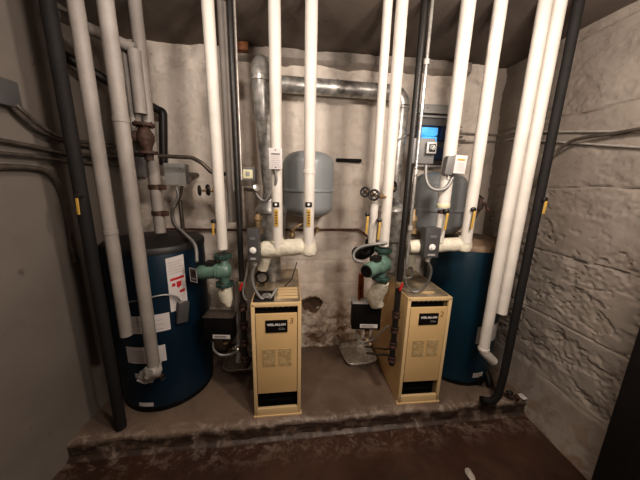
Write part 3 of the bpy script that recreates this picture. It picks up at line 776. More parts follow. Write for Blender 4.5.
a_ = P(359, 300, 1.66); b_ = P(360, 277, 1.66); c_ = P(362.5, 276, 1.66); d_ = P(362, 298, 1.66)
MB().tube(smoothpath([a_, b_, (b_ + c_) / 2 + Vector((0, 0, .012)), c_, d_]), .010, 10).build('copper_tube', 'copper', label='copper tube bent in a tight hairpin beside the right plaster wrap', cat='pipe')
# ------------------------------------------------------------------ black flow control boxes
def blackbox(px0, px1, py0, py1, Y, label, top):
    a = P(px0, py0, Y); b = P(px1, py1, Y); c = (a + b) / 2; w = b.x - a.x; h = a.z - b.z
    t = thing('control_box', label, 'control box', (c.x, Y, b.z))
    MB().box((c.x, Y + .045, c.z - .004), (w, .09, h - .008), bev=.005).build('cover', 'rubber', t)
    MB().box((c.x + .002, Y + .045, a.z - .002), (w + .012, .10, .008), bev=.002).build('lid', top, t)
    l_ = MB().box((c.x + .018 * (1 if w > 0 else 0), Y - .001, b.z + .028), (w * .62, .002, .028)).build('label_plate', 'paper', t)
    for i in range(2): MB().box((c.x + .010, Y - .0026, b.z + .022 + .010 * i), (w * .42, .001, .0035)).build('print_line', 'print', l_)
    MB().lathe([(.018, 0), (.018, .02), (.012, .022), (.012, .05)], (c.x + .02, Y + .05, b.z - .05), n=10).build('stem', 'brass', t)
    return c, w, h
c1, w_, h_ = blackbox(203, 233, 317, 341, 1.47, 'square black control box with small white label between left tank and the left boiler', 'dull_conduit')
c2b, w_, h_ = blackbox(353, 380, 303, 330, 1.62, 'square black control box with silver lid above the foil pan beside the right boiler', 'lgrey')
# hose and valve below left box
MB().tube(smoothpath([P(213, 341, 1.5), P(214, 350, 1.51), P(221, 355, 1.52), P(231, 354, 1.53), P(238, 350, 1.54)]), .008, 8).build('hose', 'flex', label='thin grey hose looping from the left black box to a chrome valve', cat='hose')
v = P(238, 347, 1.54)
vv = thing('drain_valve', 'chrome drain valve low between the left black box and the left boiler', 'valve', v - Vector((0, 0, .03)))
MB().lathe([(.012, -.03), (.017, -.028), (.017, -.005), (.011, 0), (.015, .02), (.008, .028)], v, (.3, -.2, 1), n=12).cyl(v, v + Vector((-.035, 0, -.012)), .010).build('body', 'silver', vv)
MB().box(v + Vector((.01, -.02, .022)), (.05, .006, .012), .5, bev=.002).build('lever', 'silver', vv)
v = P(366, 338, 1.69)
vv = thing('drain_valve', 'brass drain valve beneath the right black box, above the foil pan', 'valve', v - Vector((0, 0, .03)))
MB().lathe([(.012, -.04), (.018, -.036), (.018, -.005), (.012, 0), (.016, .02), (.010, .04)], v, (0.15, 0, 1), n=12).cyl(v, v + Vector((.03, -.03, -.035)), .011).build('body', 'brass', vv)
MB().box(v + Vector((-.02, -.015, .01)), (.04, .006, .012), -.4, bev=.002).build('lever', 'silver', vv)
MB().tube(smoothpath([P(357, 331, 1.66), P(356, 337, 1.66), P(362, 342, 1.66), P(372, 340, 1.64), P(380, 333, 1.6), P(388, 326, 1.56)]), .006, 8).build('wire', 'flex', label='grey wire looping below the right black box toward the right boiler', cat='wire')

# ------------------------------------------------------------------ foil pans on the platform
def pan(c, w, d, h, rz, label, group=None):
    t = thing('foil_pan', label, 'pan', (c[0], c[1], .002), rz); W = WM[t.name]
    def fn_ring(k, s_, z, rr=.03):
        n = 40; out = []
        for i in range(n):
            a = 2 * PI * i / n; ca, sa = math.cos(a), math.sin(a); e_ = 5
            q = (abs(ca) ** e_ + abs(sa) ** e_) ** (-1 / e_)
            out.append(W @ Vector((ca * q * (w / 2 - s_), sa * q * (d / 2 - s_), z + .0015 * math.sin(a * 14) * (z > .01))))
        return out
    m = MB(); rings = [[m.bm.verts.new(p) for p in fn_ring(0, s_, z)] for s_, z in ((.004, h - .004), (-.004, h), (-.001, h + .004), (.006, h + .001), (.020, .003), (.03, .001), (.08, .0016))]
    for r1, r2 in zip(rings, rings[1:]):
        for i in range(40): m.bm.faces.new((r1[i], r1[(i + 1) % 40], r2[(i + 1) % 40], r2[i]))
    m.bm.faces.new(rings[-1]); m.build('tray', 'foil', t, recalc=False)
pa = PZ(358, 354, .02)
pan(PZ(357, 354, .02), .27, .30, .042, .22, 'shallow aluminium foil pan on the floor below the right black box')
pan(PZ(239, 362, .02) + Vector((.02, .03, 0)), .27, .30, .042, .12, 'shallow aluminium foil pan half hidden behind the left boiler')

# ------------------------------------------------------------------ aquastat control boxes on the headers
def aquastat(px0, px1, py0, py1, Y, rz, label):
    a = P(px0, py0, Y); b = P(px1, py1, Y); c = (a + b) / 2; w = b.x - a.x; h = a.z - b.z
    t = thing('aquastat_box', label, 'control box', (c.x, Y + .03, b.z), rz); W = WM[t.name]
    loc = lambda m: m.xf(W)
    loc(MB().box((0, 0, h / 2), (w, .06, h), bev=.004)).build('cover', 'dgrey', t)
    kb = loc(MB().lathe([(.019, 0), (.019, .004), (.012, .006), (.011, .014), (0, .015)], (0, -.030, h * .36), (0, -1, 0), n=20)).build('dial', 'white', t)
    loc(MB().box((0, -.0315, h * .10), (w * .5, .002, .011))).build('label_plate', 'lgrey', t)
    loc(MB().box((0, -.0315, h * .72), (w * .45, .002, .016))).build('window_plate', 'grey', t)
    loc(MB().lathe([(.014, -.03), (.014, -.012), (.019, -.012), (.019, 0)], (0, 0, 0), n=10)).build('cable_gland', 'conduit', t)
    return Vector((c.x, Y + .03, b.z))
g1 = aquastat(246.5, 259, 229, 262, 1.42, 0, 'tall grey control box with white dial at the left end of the left header')
g2 = aquastat(425.5, 438, 228, 258, 1.44, .15, 'tall grey control box with white dial clamped to the header over the right boiler')
MB().tube(smoothpath([g1 + Vector((0, 0, -.03)), P(252, 275, 1.45), P(254, 287, 1.45), P(261, 298, 1.45), P(269, 299, 1.46), (P(277, 288, 1.50))]), .0095, 10).build('flexible_conduit', 'flex', label='grey flexible conduit hanging in a U over the front of the left boiler', cat='conduit')
MB().tube(smoothpath([P(248, 263, 1.47), P(246, 275, 1.48), P(243, 290, 1.48), P(245, 299, 1.48), P(248, 300, 1.5)]), .007, 8).build('flexible_conduit', 'flex', label='thinner grey conduit dropping at the left edge of the left boiler', cat='conduit')
MB().tube(smoothpath([g2 + Vector((0, 0, -.03)), P(431, 270, 1.50), P(428, 282, 1.54), P(421, 290, 1.57), P(413, 292, 1.58)]), .0085, 10).build('flexible_conduit', 'flex', label='grey flexible conduit curving from the right control box to the top of the right boiler', cat='conduit')
MB().tube(smoothpath([P(409, 262, 1.56), P(402, 268, 1.55), P(403, 277, 1.56), P(411, 277, 1.58), P(412, 268, 1.58), P(405, 268, 1.57), P(406, 283, 1.57), P(412, 292, 1.58)]), .006, 8).build('flexible_conduit', 'flex', label='coiled grey cable on the left of the top of the right boiler', cat='cable')
# round relief fitting over the left boiler and matching one over the right boiler
for (px, py, Y, R, lab) in ((262, 277, 1.60, .038, 'round black-rimmed gauge with shiny face above the top of the left boiler'),):
    o = P(px, py, Y); t = thing('pressure_gauge', lab, 'gauge', o - Vector((0, 0, R)))
    MB().ring(o, (0, 1, .1), R, .008, 28).lathe([(R, 0), (R, .03), (R * .5, .035)], o, (0, 1, 0), n=24).build('bezel', 'black', t)
    MB().lathe([(R * .95, -.002), (R * .6, .006), (0, .010)], o, (0, 1, 0), n=24).build('face', 'silver', t)
    MB().tube([o + Vector((0, .03, 0)), o + Vector((0, .06, 0)), o + Vector((.01, .06, -.10))], .012, 10, fil=.02).build('stem', 'brass', t)
MB().tube(smoothpath([P(297, 262, 1.7), P(294, 272, 1.66), P(291, 280, 1.62), P(285, 286, 1.58)]), .003, 6).build('wire', 'rubber', label='thin black wire lying on the rear top of the left boiler', cat='wire')

# ------------------------------------------------------------------ tags, levers and wheel valves
def lever(px, py, Y, L, label, dirn=1, rz=0.):
    c = P(px, py, Y); t = thing('lever_valve', label, 'valve', (c.x, Y, c.z - L))
    MB().lathe([(.006, -.004), (.013, -.002), (.013, .012), (.007, .016)], c + Vector((0, .012, .008)), (0, -1, 0), n=8).cyl(c + Vector((0, .01, .008)), c + Vector((0, .045, .008)), .008).build('stem', 'black', t)
    MB().box(c + Vector((0, -.004, -L / 2)), (.013, .007, L), Matrix.Rotation(rz, 4, 'Z') @ Matrix.Rotation(.05 * dirn, 4, 'Y'), bev=.0035).build('handle', 'yellow', t)
lever(213, 223, 1.46, .070, 'yellow-handled lever valve on the left side of the pipe above the left green pump')
lever(77, 198, 1.235, .078, 'yellow-handled lever valve on the thick black pipe at far left')
lever(545.5, 201, 1.43, .070, 'yellow-handled lever valve on the thick black pipe at the rough right wall')
lever(367.5, 216, 1.47, .10, 'yellow-handled lever valve on the rear pipe of the pair over the right pump')
lever(379.5, 222, 1.45, .10, 'yellow-handled lever valve on the front pipe of the pair over the right pump')
lever(447, 213, 1.44, .095, 'yellow-handled lever valve below the joint of the riser with the grey control box')
lever(474, 211, 1.45, .10, 'yellow-handled lever valve on the right side of the bright riser over the right boiler')
for (px, p_, lb) in ((278, p4, 'yellow tag under a black clip on the riser with the printed card'), (309.5, p5, 'yellow tag under a black clip on the riser in front of the left expansion tank')):
    a = P(px, 218, 1.462); b = P(px, 206, 1.462)
    t = thing('pipe_tag', lb, 'tag', (p_.x, 1.462, a.z - .04))
    tg = MB().box((p_.x + .001, 1.4645, a.z), (.021, .003, .098), bev=.001).build('tag_plate', 'yellow', t)
    for q in range(5): MB().box((p_.x + .001, 1.4625, a.z - .03 + .015 * q), (.010, .001, .009 if q % 2 else .007)).build('tag_print', 'rust', tg)
    MB().box((p_.x, 1.464, b.z + .008), (.038, .006, .026), bev=.003).build('clip', 'black', t)
    MB().lathe([(.007, 0), (.007, .003), (0, .004)], (p_.x, 1.461, b.z + .008), (0, -1, 0), n=14).build('clip_mark', 'white', t)
def wheel(px, py, Y, R, ax, stem_to, label):
    o = P(px, py, Y); ax = Vector(ax).normalized(); t = thing('wheel_valve', label, 'valve', o - Vector((0, 0, R)))
    m = MB().ring(o, ax, R, .006, 20, 8)
    ref = Vector((0, 0, 1)); u = ax.cross(ref).normalized(); v = ax.cross(u)
    for k in range(4):
        a = PI / 4 + k * PI / 2; m.cyl(o, o + (u * math.cos(a) + v * math.sin(a)) * R, .0032, n=6)
    m.lathe([(.008, -.006), (.008, .006)], o, ax, n=10); m.build('handwheel', 'black', t)
    MB().cyl(o, stem_to, .0065, n=10).lathe([(.008, 0), (.014, .004), (.014, .022), (.009, .028)], o.lerp(stem_to, .45), (stem_to - o), n=8).build('stem', 'brass', t)
wheel(199.5, 190.5, 1.50, .024, (-.8, -.55, 0), Vector((p3.x - .03, 1.5, P(211, 190.5, 1.5).z)), 'outer of two small handwheels stacked on the pipe above the left green pump')
wheel(208, 190, 1.48, .026, (-.75, -.65, 0), Vector((p3.x - .01, 1.5, P(211, 190, 1.5).z)), 'inner of two small handwheels, touching the pipe above the left green pump')
wheel(365, 192, 1.46, .024, (-.5, -.85, .1), Vector((p6.x, 1.50, P(372, 195, 1.5).z)), 'left one of two small handwheels on the pipes over the right green pump')
wheel(374, 195, 1.43, .026, (-.45, -.85, .1), Vector((p7.x - .01, 1.48, P(381, 197, 1.48).z)), 'right one of two small handwheels, with rusty stem, over the right green pump')
c = P(394, 187, 1.72)
wheel(394, 187, 1.52, .026, (.7, -.6, 0), Vector((p7.x + .02, 1.5, P(389, 189, 1.5).z)), 'dark handwheel between the white pipe pair and the slim black pipe')
# dark valve at the right of bright riser
v = P(480, 205, 1.62)
t = thing('drain_valve', 'dark brown valve with down-turned spout behind the bright riser near the right tank', 'valve', v - Vector((0, 0, .05)))
MB().lathe([(.012, -.03), (.02, -.026), (.02, .01), (.012, .02), (.012, .04)], v, n=10).tube([v, v + Vector((.03, -.01, .015)), v + Vector((.045, -.015, -.03))], .011, 10, fil=.02).cyl(v, v + Vector((-.08, -.02, -.03)), .012).build('body', 'rust', t)
MB().box(v + Vector((-.006, 0, .05)), (.05, .01, .012), Matrix.Rotation(.6, 4, 'Y'), bev=.003).build('lever', 'black', t)
MB().box(v + Vector((-.012, .0, -.055)), (.02, .01, .06), Matrix.Rotation(.4, 4, 'Y'), bev=.003).build('spout', 'rust', t)

# ------------------------------------------------------------------ electrical boxes
# printed card on riser over the left boiler
a = P(269, 148, 1.452); b = P(282.5, 169.5, 1.452); c = (a + b) / 2
t = thing('switch_plate', 'white printed switch plate fixed on the riser over the left boiler', 'sign', (c.x, 1.452, b.z))
MB().box((c.x, 1.465, c.z), (b.x - a.x - .006, .035, a.z - b.z - .01), bev=.003).build('box', 'lgrey', t)
pl = MB().box((c.x, 1.446, c.z), (b.x - a.x, .004, a.z - b.z), bev=.001).build('plate', 'paper', t)
for i in range(7): MB().box((c.x, 1.4436, a.z - .030 - .011 * i), ((b.x - a.x) * (.66 - .1 * (i % 3 == 2)), .001, .003 if i else .006)).build('print_line', 'faint' if i else 'print', pl)
for z in (a.z - .01, b.z + .010): MB().lathe([(.0035, 0), (.003, .002), (0, .0025)], (c.x, 1.444, z), (0, -1, 0), n=10).build('screw', 'print', pl)
MB().tube(smoothpath([(c.x - .005, 1.46, b.z), P(276, 182, 1.47), P(272, 195, 1.50), P(264, 201, 1.52), P(257, 195, 1.53), P(253, 187, 1.54)]), .0085, 10).build('flexible_conduit', 'flex', label='grey flexible conduit hanging from the printed switch plate toward the flue', cat='conduit')
# small box with yellowish cover
a = P(241, 167, 1.56); b = P(255, 181, 1.56); c = (a + b) / 2
t = thing('relay_box', 'small dark box with cream window beside the slim black pipe over the left boiler', 'control box', (c.x, 1.58, b.z))
MB().box((c.x, 1.585, c.z), (b.x - a.x, .05, a.z - b.z), bev=.006).build('case', 'grey', t)
MB().box((c.x + .0, 1.558, c.z), ((b.x - a.x) * .72, .006, (a.z - b.z) * .66), bev=.003).build('window', 'pale', t)
MB().box((c.x, 1.554, c.z + .002), ((b.x - a.x) * .30, .003, (a.z - b.z) * .34), bev=.001).build('gauge_face', 'lgrey', t)
MB().cyl((c.x - .03, 1.58, c.z), (c.x - .11, 1.58, c.z), .009).build('conduit_stub', 'dull_conduit', t)
fz = P(250, 188, 1.52)
t = thing('pipe_fitting', 'dark tee fitting below the small box with cream window', 'fitting', fz - Vector((0, 0, .02)))
MB().cyl(fz + Vector((-.05, 0, 0)), fz + Vector((.03, 0, 0)), .013).lathe([(.013, -.02), (.02, -.016), (.02, .016), (.013, .02)], fz, (1, 0, 0), n=10).cyl(fz + Vector((-.045, 0, .01)), fz + Vector((-.045, 0, -.22)), .018).build('body', 'dull_conduit', t)
MB().lathe([(.012, 0), (.02, .004), (.02, .02), (.008, .024)], fz + Vector((.028, 0, 0)), (.6, -.6, .1), n=12).build('cap', 'silver', t)
# grey junction box on the left with flexible conduits into the tank
a = P(163.5, 163, 1.72); b = P(186.5, 185, 1.72); c = (a + b) / 2
t = thing('junction_box', 'light grey square junction box above the left blue tank', 'electrical box', (c.x, 1.745, b.z))
MB().box((c.x, 1.75, c.z), (b.x - a.x - .008, .06, a.z - b.z - .008), bev=.004).build('case', 'grey', t)
MB().box((c.x, 1.718, c.z), (b.x - a.x, .005, a.z - b.z), bev=.002).build('cover', 'lgrey', t)
MB().lathe([(.004, 0), (.004, .002), (0, .003)], (b.x - .03, 1.715, a.z - .03), (0, -1, 0), n=8).build('screw', 'print', t)
MB().tube([(c.x, 1.8, c.z), (c.x, yb(c.x) - .005, c.z)], .02, 10).build('standoff', 'dull_conduit', t)
for pts, lb in (([(176, 186), (178, 196), (173, 210), (175, 224), (185, 234), (195, 245), (197, 262)], 'grey flexible conduit sweeping from the junction box down to the left green pump'),
                ([(182, 186), (180, 196), (176, 204), (172, 212), (174, 224), (184, 236), (190, 240)], 'grey flexible conduit crossing behind the one feeding the left green pump')):
    Y0 = 1.74 if 'sweeping' in lb else 1.76
    q = [P(x, y, Y0 - (.30 * max(0, (i - 2)) / 4 if 'sweeping' in lb else .16 * max(0, i - 2) / 4)) for i, (x, y) in enumerate(pts)]
    MB().tube(smoothpath(q), .0095, 10).build('flexible_conduit', 'flex' if 'sweeping' in lb else 'dull_conduit', label=lb, cat='conduit')
MB().tube([P(180, 200, 1.78), P(183, 230, 1.78)], .013, 10).build('grey_pipe_stub', 'dull_conduit', label='short dull pipe standing on top of the left blue tank beside the conduits', cat='pipe')
# rigid conduit from the left wall, bending down behind the pipe over the left pump
MB().tube([P(96, 150, 1.55), P(140, 155, 1.6), P(192, 157.5, 1.62), P(202, 163, 1.62), P(212, 173, 1.62), P(220, 174, 1.62), P(243, 174, 1.6)], .0115, 12, fil=.06).build('rigid_conduit', 'dull_conduit', label='dull steel conduit crossing above the junction box and dipping behind the white pipe', cat='conduit')

# switch box at right, with toggle
a = P(415, 138, 1.50); b = P(436, 164, 1.50); c = (a + b) / 2
t = thing('switch_box', 'grey metal switch box with raised toggle beside the bright steel conduit', 'electrical box', (c.x, 1.52, b.z), 0)
MB().box((c.x - .01, 1.525, c.z), (b.x - a.x - .01, .05, a.z - b.z), bev=.004).build('case', 'grey', t)
MB().box((c.x + .022, 1.49, c.z + .015), (.052, .03, .06), bev=.004).build('toggle_housing', 'lgrey', t)
MB().box((c.x + .024, 1.473, c.z + .015), (.034, .006, .040), bev=.002).build('toggle_recess', 'black', t)
MB().ring((c.x + .024, 1.468, c.z + .015), (0, 1, 0), .011, .003, 16, 6).box((c.x + .024, 1.464, c.z + .015), (.008, .012, .024), Matrix.Rotation(.5, 4, 'Y'), bev=.002).build('toggle', 'lgrey', t)
bx = b
MB().tube(smoothpath([P(426, 165, 1.51), P(426, 178, 1.50), P(430, 187, 1.48), P(438, 190, 1.46), P(447, 187, 1.45), P(453, 177, 1.46)]), .0095, 10).build('flexible_conduit', 'flex', label='grey flexible conduit hanging in a U between the switch box and the boxed control', cat='conduit')
MB().tube(smoothpath([P(396, 142, 1.56), P(405, 136, 1.56), P(411, 135, 1.55), P(417, 140, 1.53)]), .006, 8).build('wire', 'flex', label='short grey wire entering the switch box from the left behind the black pipe', cat='wire')
# control with printed cream cover on pipe 8
a = P(449, 155, 1.43); b = P(466, 174, 1.43); c = (a + b) / 2
t = thing('pressure_control', 'grey and cream control with yellow-lettered label on the riser over the right boiler', 'control box', (c.x, 1.45, b.z))
MB().box((c.x - .025, 1.462, c.z - .006), (.06, .05, a.z - b.z + .005), Matrix.Rotation(.10, 4, 'Y'), bev=.010).build('case', 'grey', t)
pl = MB().box((c.x + .012, 1.44, c.z), (.062, .035, a.z - b.z), Matrix.Rotation(.05, 4, 'Y'), bev=.003).build('cover', 'paper', t)
MB().box((c.x + .012, 1.4213, c.z + .024), (.040, .001, .009), Matrix.Rotation(.05, 4, 'Y')).build('yellow_print', 'yellow', pl)
for i in range(4): MB().box((c.x + .012, 1.4213, c.z + .006 - .011 * i), (.036, .001, .0025), Matrix.Rotation(.05, 4, 'Y')).build('print_line', 'faint', pl)
MB().cyl((c.x - .02, 1.47, c.z - .05), (c.x - .02, 1.47, c.z - .075), .012).build('gland', 'conduit', t)

# relay panel with blue covers on the rear wall
a = PB(419, 103, .05); b = PB(449, 166, .05)
cx_ = (a.x + b.x) / 2; wv = b.x - a.x; yw = yb(cx_); rzb = math.atan(.11)
t = thing('relay_cabinet', 'wall panel with bright blue covers and dark relays behind the riser over the right boiler', 'electrical box', (cx_, yw - .03, b.z), rzb); W = WM[t.name]
hh = a.z - b.z
f_ = lambda m: m.xf(W)
f_(MB().box((0, .012, hh / 2), (wv, .03, hh))).build('back_plate', 'dgrey', t)
hp = f_(MB().box((0, -.012, hh - .04), (wv + .01, .05, .06), bev=.004)).build('top_housing', 'lgrey', t)
for sx in (-.3, .3): f_(MB().lathe([(.005, 0), (.004, .003), (0, .004)], (wv * sx, -.037, hh - .035), (0, -1, 0), n=10)).build('screw', 'print', hp)
f_(MB().box((0, -.018, hh - .095), (wv + .01, .06, .016), bev=.003)).build('shelf_strip', 'lgrey', t)
f_(MB().box((0, -.010, hh - .13), (wv, .04, .05), bev=.003)).build('lower_housing', 'grey', t)
for i in range(2): f_(MB().box((-.055, -.022, hh - .20 - .065 * i), (.125, .05, .056), bev=.006)).build('blue_cover', 'bluelit', t)
f_(MB().box((.062, -.018, hh - .21), (.05, .05, .10), bev=.006)).build('dark_relay', 'navy', t)
f_(MB().box((.11, -.018, hh - .25), (.035, .05, .17), bev=.004)).build('dark_relay', 'black', t)
f_(MB().box((.05, -.015, hh - .36), (.10, .04, .09), bev=.004)).build('navy_relay', 'navy', t)
f_(MB().box((-.06, -.015, hh - .38), (.09, .04, .08), bev=.004)).build('dark_relay', 'black', t)
f_(MB().box((.0, -.025, hh - .455), (wv * .9, .03, .016), bev=.003)).build('bottom_rail', 'lgrey', t)
# comb of terminal ends at pipe 8 right side
tb = thing('terminal_strip', 'row of short pale terminal pins projecting right of the riser over the right boiler', 'electrical part', PB(459, 146, .06))
for i, y in enumerate((127, 130.5, 134, 137.5, 140, 143)):
    L_ = 10 if i in (2, 4) else 5
    MB().tube([PB(452, y, .05), PB(459 + L_ * .6, y + .3, .05)], .005, 8).build('pin', 'silver', tb)

# two conduits along the right rear wall, turning onto the right wall
def xw(y): return 1.575 - .115 * max(0, y - 1.2) - .03
for (ya, yc, ye, lb) in ((132.5, 136.5, 131.5, 'upper of two thin steel conduits running along the right wall'), (141.5, 143, 147.5, 'lower of two thin steel conduits running along the right wall')):
    z1 = PB(460, ya, .02).z; a = PB(458, ya, .03); cpt = Vector((1.455 - .01, yb(1.44) - .04, PB(505, yc - 1, .03).z))
    far = Vector((xw(.9) - .01, .9, 0)); far.z = PX(640, ye, xw(1.4)).z; yy = PX(640, ye, xw(1.4)).y
    e_ = Vector((xw(yy) - .012, yy, PX(640, ye, xw(yy)).z)); e2 = e_ + (e_ - cpt) * .5; e2.x = xw(e2.y) - .012
    MB().tube([a, cpt + Vector((-.02, 0, 0)), cpt, Vector((xw(2.1) - .012, 2.1, cpt.z)), e_, e2], .0065, 10, fil=.03).build('rigid_conduit', 'conduit', label=lb, cat='conduit')
cb = [PX(549, 162, 1.40), PX(556, 152, 1.42), PX(570, 142, 1.44), PX(585, 137.5, 1.46), PX(610, 134, 1.49), PX(640, 129, 1.50), PX(665, 125, 1.51)]
MB().tube(smoothpath(cb), .009, 10).build('armoured_cable', 'dull_conduit', label='ribbed grey cable rising from the thick black pipe onto the right wall', cat='cable')
MB().tube(smoothpath([PX(549, 162, 1.40), P(546, 170, 1.55), P(542, 182, 1.52)]), .009, 10).build('armoured_cable', 'dull_conduit', label='ribbed cable end dropping behind the thick black pipe at right', cat='cable')

# ------------------------------------------------------------------ left wall runs
def LW(px, py, off=.03): return PX(px, py, -1.41 + off)
for pts, r_, lb in (([(-12, 138), (30, 146), (66, 154), (106, 156), (135, 158)], .011, 'upper straight dull conduit along the left wall'),
                    ([(-12, 152), (30, 156), (66, 161), (106, 164), (148, 167)], .010, 'lower straight dull conduit along the left wall'),
                    ):
    MB().tube([LW(x, y, .03) for x, y in pts], r_, 10).build('rigid_conduit', 'dull_conduit', label=lb, cat='conduit')
MB().tube(smoothpath([LW(-10, 167), LW(20, 167), LW(42, 170), LW(56, 180), LW(64, 200), LW(69, 225), LW(72, 245), LW(76, 262)]), .013, 12).build('rigid_conduit', 'dull_conduit', label='dull conduit that bends downward on the left wall below the straight ones', cat='conduit')
MB().tube(smoothpath([LW(-8, 90, .04), LW(8, 97, .04), LW(22, 110, .05), LW(38, 124, .05), LW(58, 136, .05), LW(84, 142, .04), LW(112, 143, .03)]), .010, 10).build('armoured_cable', 'dull_conduit', label='upper of two dark cables sagging across the left wall behind the black pipe', cat='cable')
MB().tube(smoothpath([LW(-8, 96, .04), LW(7, 102, .04), LW(20, 115, .04), LW(38, 130, .04), LW(62, 140, .04), LW(90, 146, .04), LW(116, 146, .04)]), .009, 10).build('armoured_cable', 'dull_conduit', label='lower of two dark cables sagging across the left wall behind the black pipe', cat='cable')
c = LW(2, 92, .03)
MB().box(c, (.05, .10, .11), bev=.006).build('junction_box', 'dgrey', label='dark box at the left edge on the left wall where the sagging cables start', cat='electrical box')
c = PX(138, 160, -1.30)
MB().box(c + Vector((0, .0, 0)), (.10, .05, .24), bev=.005).build('electrical_panel', 'grey', label='grey upright box partly hidden behind the second white pipe at left', cat='electrical box')
# sloping black pipe high on the left wall and its drop in the corner
q0 = LW(54, 50, .06); q1_ = P(158, 110, 1.90)
MB().tube([q0, q1_, P(163, 112, 1.90), P(163.5, 165, 1.90)], .026, 14, fil=.03).build('black_pipe', 'black', label='black pipe sloping high behind the white pipes, then dropping above the grey junction box', cat='pipe')
# horizontal white pipe high left
hb = P(135, 49, 1.5); ha = P(52, 12, 1.42)
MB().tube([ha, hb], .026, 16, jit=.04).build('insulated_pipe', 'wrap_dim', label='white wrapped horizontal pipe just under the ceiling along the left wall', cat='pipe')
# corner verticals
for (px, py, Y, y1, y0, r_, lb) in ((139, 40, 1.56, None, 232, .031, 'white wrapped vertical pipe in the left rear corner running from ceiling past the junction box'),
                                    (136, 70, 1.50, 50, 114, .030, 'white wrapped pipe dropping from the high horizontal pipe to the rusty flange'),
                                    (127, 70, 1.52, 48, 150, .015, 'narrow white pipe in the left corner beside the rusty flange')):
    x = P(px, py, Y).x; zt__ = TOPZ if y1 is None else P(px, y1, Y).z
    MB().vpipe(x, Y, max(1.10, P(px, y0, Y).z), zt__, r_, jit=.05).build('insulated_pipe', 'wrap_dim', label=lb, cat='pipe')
YV = 1.46; xv = P(143, 118, 1.46).x; zv = P(143, 118, 1.46).z
t = thing('flanged_valve', 'rusty flanged valve body under the corner pipe, right of the second white pipe', 'valve', (xv, YV, zv - .24)); t.scale=(.85,.85,.85)
MB().lathe([(.034, -.006), (.058, -.006), (.060, 0), (.058, .012), (.034, .014)], (xv, YV, zv), n=20).build('top_flange', 'rust', t)
MB().lathe([(.03, -.15), (.036, -.12), (.050, -.09), (.052, -.06), (.036, -.03), (.03, -.006)], (xv, YV, zv), n=18).cyl((xv, YV, zv - .07), (xv - .06, YV - .02, zv - .07), .03, .036).build('body', 'rust', t)
MB().lathe([(.03, -.008), (.052, -.008), (.052, .008), (.03, .008)], (xv + .01, YV, zv - .16), n=18).build('lower_flange', 'rust', t)
for k in range(6):
    a = k * PI / 3; MB().lathe([(.006, -.012), (.006, .02)], (xv + .047 * math.cos(a), YV + .047 * math.sin(a), zv), n=6).build('bolt', 'rust', t)
MB().lathe([(.026, -.02), (.026, .02)], (xv + .01, YV, zv - .185), n=16).build('neck', 'rust', t)
# rusty clamps on corner pipe
xcp = P(139, 40, 1.56).x
for (py, lb) in ((187, 'upper rusty band clamp on the white corner pipe above the left tank'), (213, 'lower rusty band clamp on the white corner pipe above the left tank')):
    z = P(157, py, 1.56).z
    MB().lathe([(.0315, -.014), (.036, -.012), (.036, .012), (.0315, .014)], (xcp, 1.56, z), n=24).box((xcp + .045, 1.55, z), (.04, .02, .03), bev=.003).build('pipe_clamp', 'rust', label=lb, cat='clamp')

# thin rusty pipe along the rear wall, ending with a bend
rp = [PB(166, 229, .03), PB(250, 230, .03), PB(320, 229.5, .03), PB(359, 229.5, .03), PB(367, 236, .05), PB(372, 243, .08)]
MB().tube(rp, .0085, 10, fil=.03).build('rusty_pipe', 'rustpipe', label='thin rusty red pipe running low across the rear wall behind the boilers', cat='pipe')
# black bar bracket
a = PB(336, 160, .02); b = PB(363, 161, .10)
MB().box(((a.x + b.x) / 2, yb((a.x + b.x) / 2) - .02, a.z), (b.x - a.x, .03, .026), math.atan(.11), bev=.008).build('wall_bracket', 'rubber', label='short black foam-like bar fixed on the rear wall right of the left expansion tank', cat='bracket')
# stained wood block under ceiling
c = PB(244, 50, .03)
MB().box((c.x, yb(c.x) - .07, CEIL - .028), (.085, .09, .05), math.atan(.11), bev=.003).build('wood_block', 'wood', label='reddish wood block tucked under the ceiling near the flue elbow', cat='block')

# ------------------------------------------------------------------ bits on the floor
v = PZ(510, 397, .02)
t = thing('drain_valve', 'rusty black drain valve lying at the platform corner by the right wall', 'valve', v)
MB().cyl(v + Vector((-.10, .05, .03)), v + Vector((-.01, 0, .012)), .008).lathe([(.012, -.02), (.02, -.016), (.02, .016), (.012, .02)], v + Vector((0, 0, .012)), (1, -.5, 0), n=10).lathe([(.008, 0), (.02, .01), (.02, .022), (.01, .03)], v + Vector((.02, -.015, .012)), (.6, -.5, .5), n=12).build('body', 'rust', t)
MB().ring(v + Vector((-.01, .0, .04)), (0, .3, 1), .018, .005).cyl(v + Vector((-.005, 0, .012)), v + Vector((-.01, 0, .04)), .005).build('handwheel', 'black', t)
c = PZ(524, 396.5, .003)
MB().box(c + Vector((0, 0, .003)), (.075, .05, .005), .3, bev=.001).build('paper_scrap', 'paper', label='small pale slip of paper on the platform beside the rusty valve', cat='paper')
c = PZ(478, 381, .03)
t = thing('tank_drain', 'pair of black rubber elbows at the foot of the right blue tank', 'fitting', (c.x, c.y, .0))
MB().tube(smoothpath([c + Vector((-.0, .05, .04)), c + Vector((0, .01, .03)), c + Vector((.0, -.01, -.012))]), .026, 14).build('elbow', 'rubber', t)
c = PZ(489, 384, .03)
MB().tube(smoothpath([c + Vector((0.0, .05, .06)), c + Vector((0, .01, .03)), c + Vector((-.0, -.015, -.008))]), .024, 14).build('elbow', 'rubber', t)
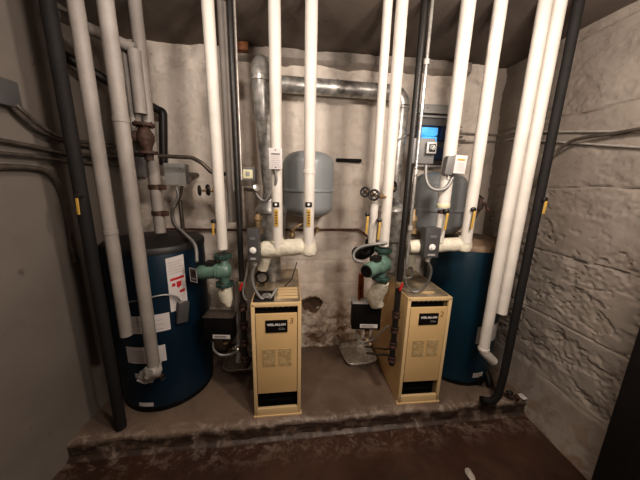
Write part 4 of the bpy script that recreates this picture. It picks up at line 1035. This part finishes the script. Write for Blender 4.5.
for (px, py, s_, lb) in ((121, 425, .010, 'pale crumb of mortar on the platform at the foot of the left tank'), (432, 378, .005, 'tiny dark pebble on the platform between the right boiler and the right tank')):
    c = PZ(px, py, .0); m = MB(); bmesh.ops.create_icosphere(m.bm, subdivisions=2, radius=s_)
    for v_ in m.bm.verts: v_.co = Vector((v_.co.x * 1.4, v_.co.y, v_.co.z * .6)) * (1 + .3 * noise.noise(v_.co * 90)) + c + Vector((0, 0, s_ * .5))
    m.build('mortar_crumb', 'stone' if s_ > .007 else 'rubber', label=lb, cat='debris')
for (px, py, s_, lb) in ((470, 476, .028, 'pale lump of mortar on the brown floor nearest the camera'), ):
    c = PZ(px, py, -.1); m = MB(); bmesh.ops.create_icosphere(m.bm, subdivisions=3, radius=s_)
    for v_ in m.bm.verts: v_.co = Vector((v_.co.x * .8, v_.co.y * 1.2, v_.co.z * .45)) * (1 + .3 * noise.noise(v_.co * 40)) + c + Vector((0, 0, s_ * .3))
    m.build('mortar_lump', 'stone', label=lb, cat='debris')

# ------------------------------------------------------------------ lights, world, camera
def lamp(name, loc, power, col, rad):
    d = bpy.data.lights.new(name, 'POINT'); d.energy = power; d.color = col; d.shadow_soft_size = rad
    o = bpy.data.objects.new(name, d); COL.objects.link(o); o.location = loc; return o
lamp('bulb_light', (.72, .50, 2.16), 56, (1., .885, .79), .07)
lamp('second_bulb_light', (-.42, .72, 2.24), 17, (1., .90, .82), .04)
lamp('fill_light', (.40, .24, 1.74), 31, (1., .90, .81), .10)  # unseen fill added near the camera, not a lamp of the room
w = bpy.data.worlds.new('World'); bpy.context.scene.world = w; w.use_nodes = True
w.node_tree.nodes['Background'].inputs[0].default_value = (.9, .85, .8, 1); w.node_tree.nodes['Background'].inputs[1].default_value = .035
cd = bpy.data.cameras.new('camera'); cam = bpy.data.objects.new('camera', cd); COL.objects.link(cam)
cd.sensor_width = 36; cd.lens = F * 36 / 640; cd.clip_start = .02
# image axes in the world: right and up, rolled
up0 = Vector((0, math.sin(PITCH), math.cos(PITCH))); rt0 = Vector((1, 0, 0)); fw = Vector((0, math.cos(PITCH), -math.sin(PITCH)))
c, s = math.cos(ROLL), math.sin(ROLL)
rt = rt0 * c + up0 * s        # image +x
up = up0 * c - rt0 * s        # image +y (up)
R = Matrix((rt, up, -fw)).transposed()
cam.matrix_world = Matrix.Translation((0, 0, H)) @ R.to_4x4()
bpy.context.scene.camera = cam
sc = bpy.context.scene
sc.view_settings.view_transform = 'Standard'; sc.view_settings.look = 'Medium High Contrast'; sc.view_settings.exposure = 0.0
sc.cycles.max_bounces = 8
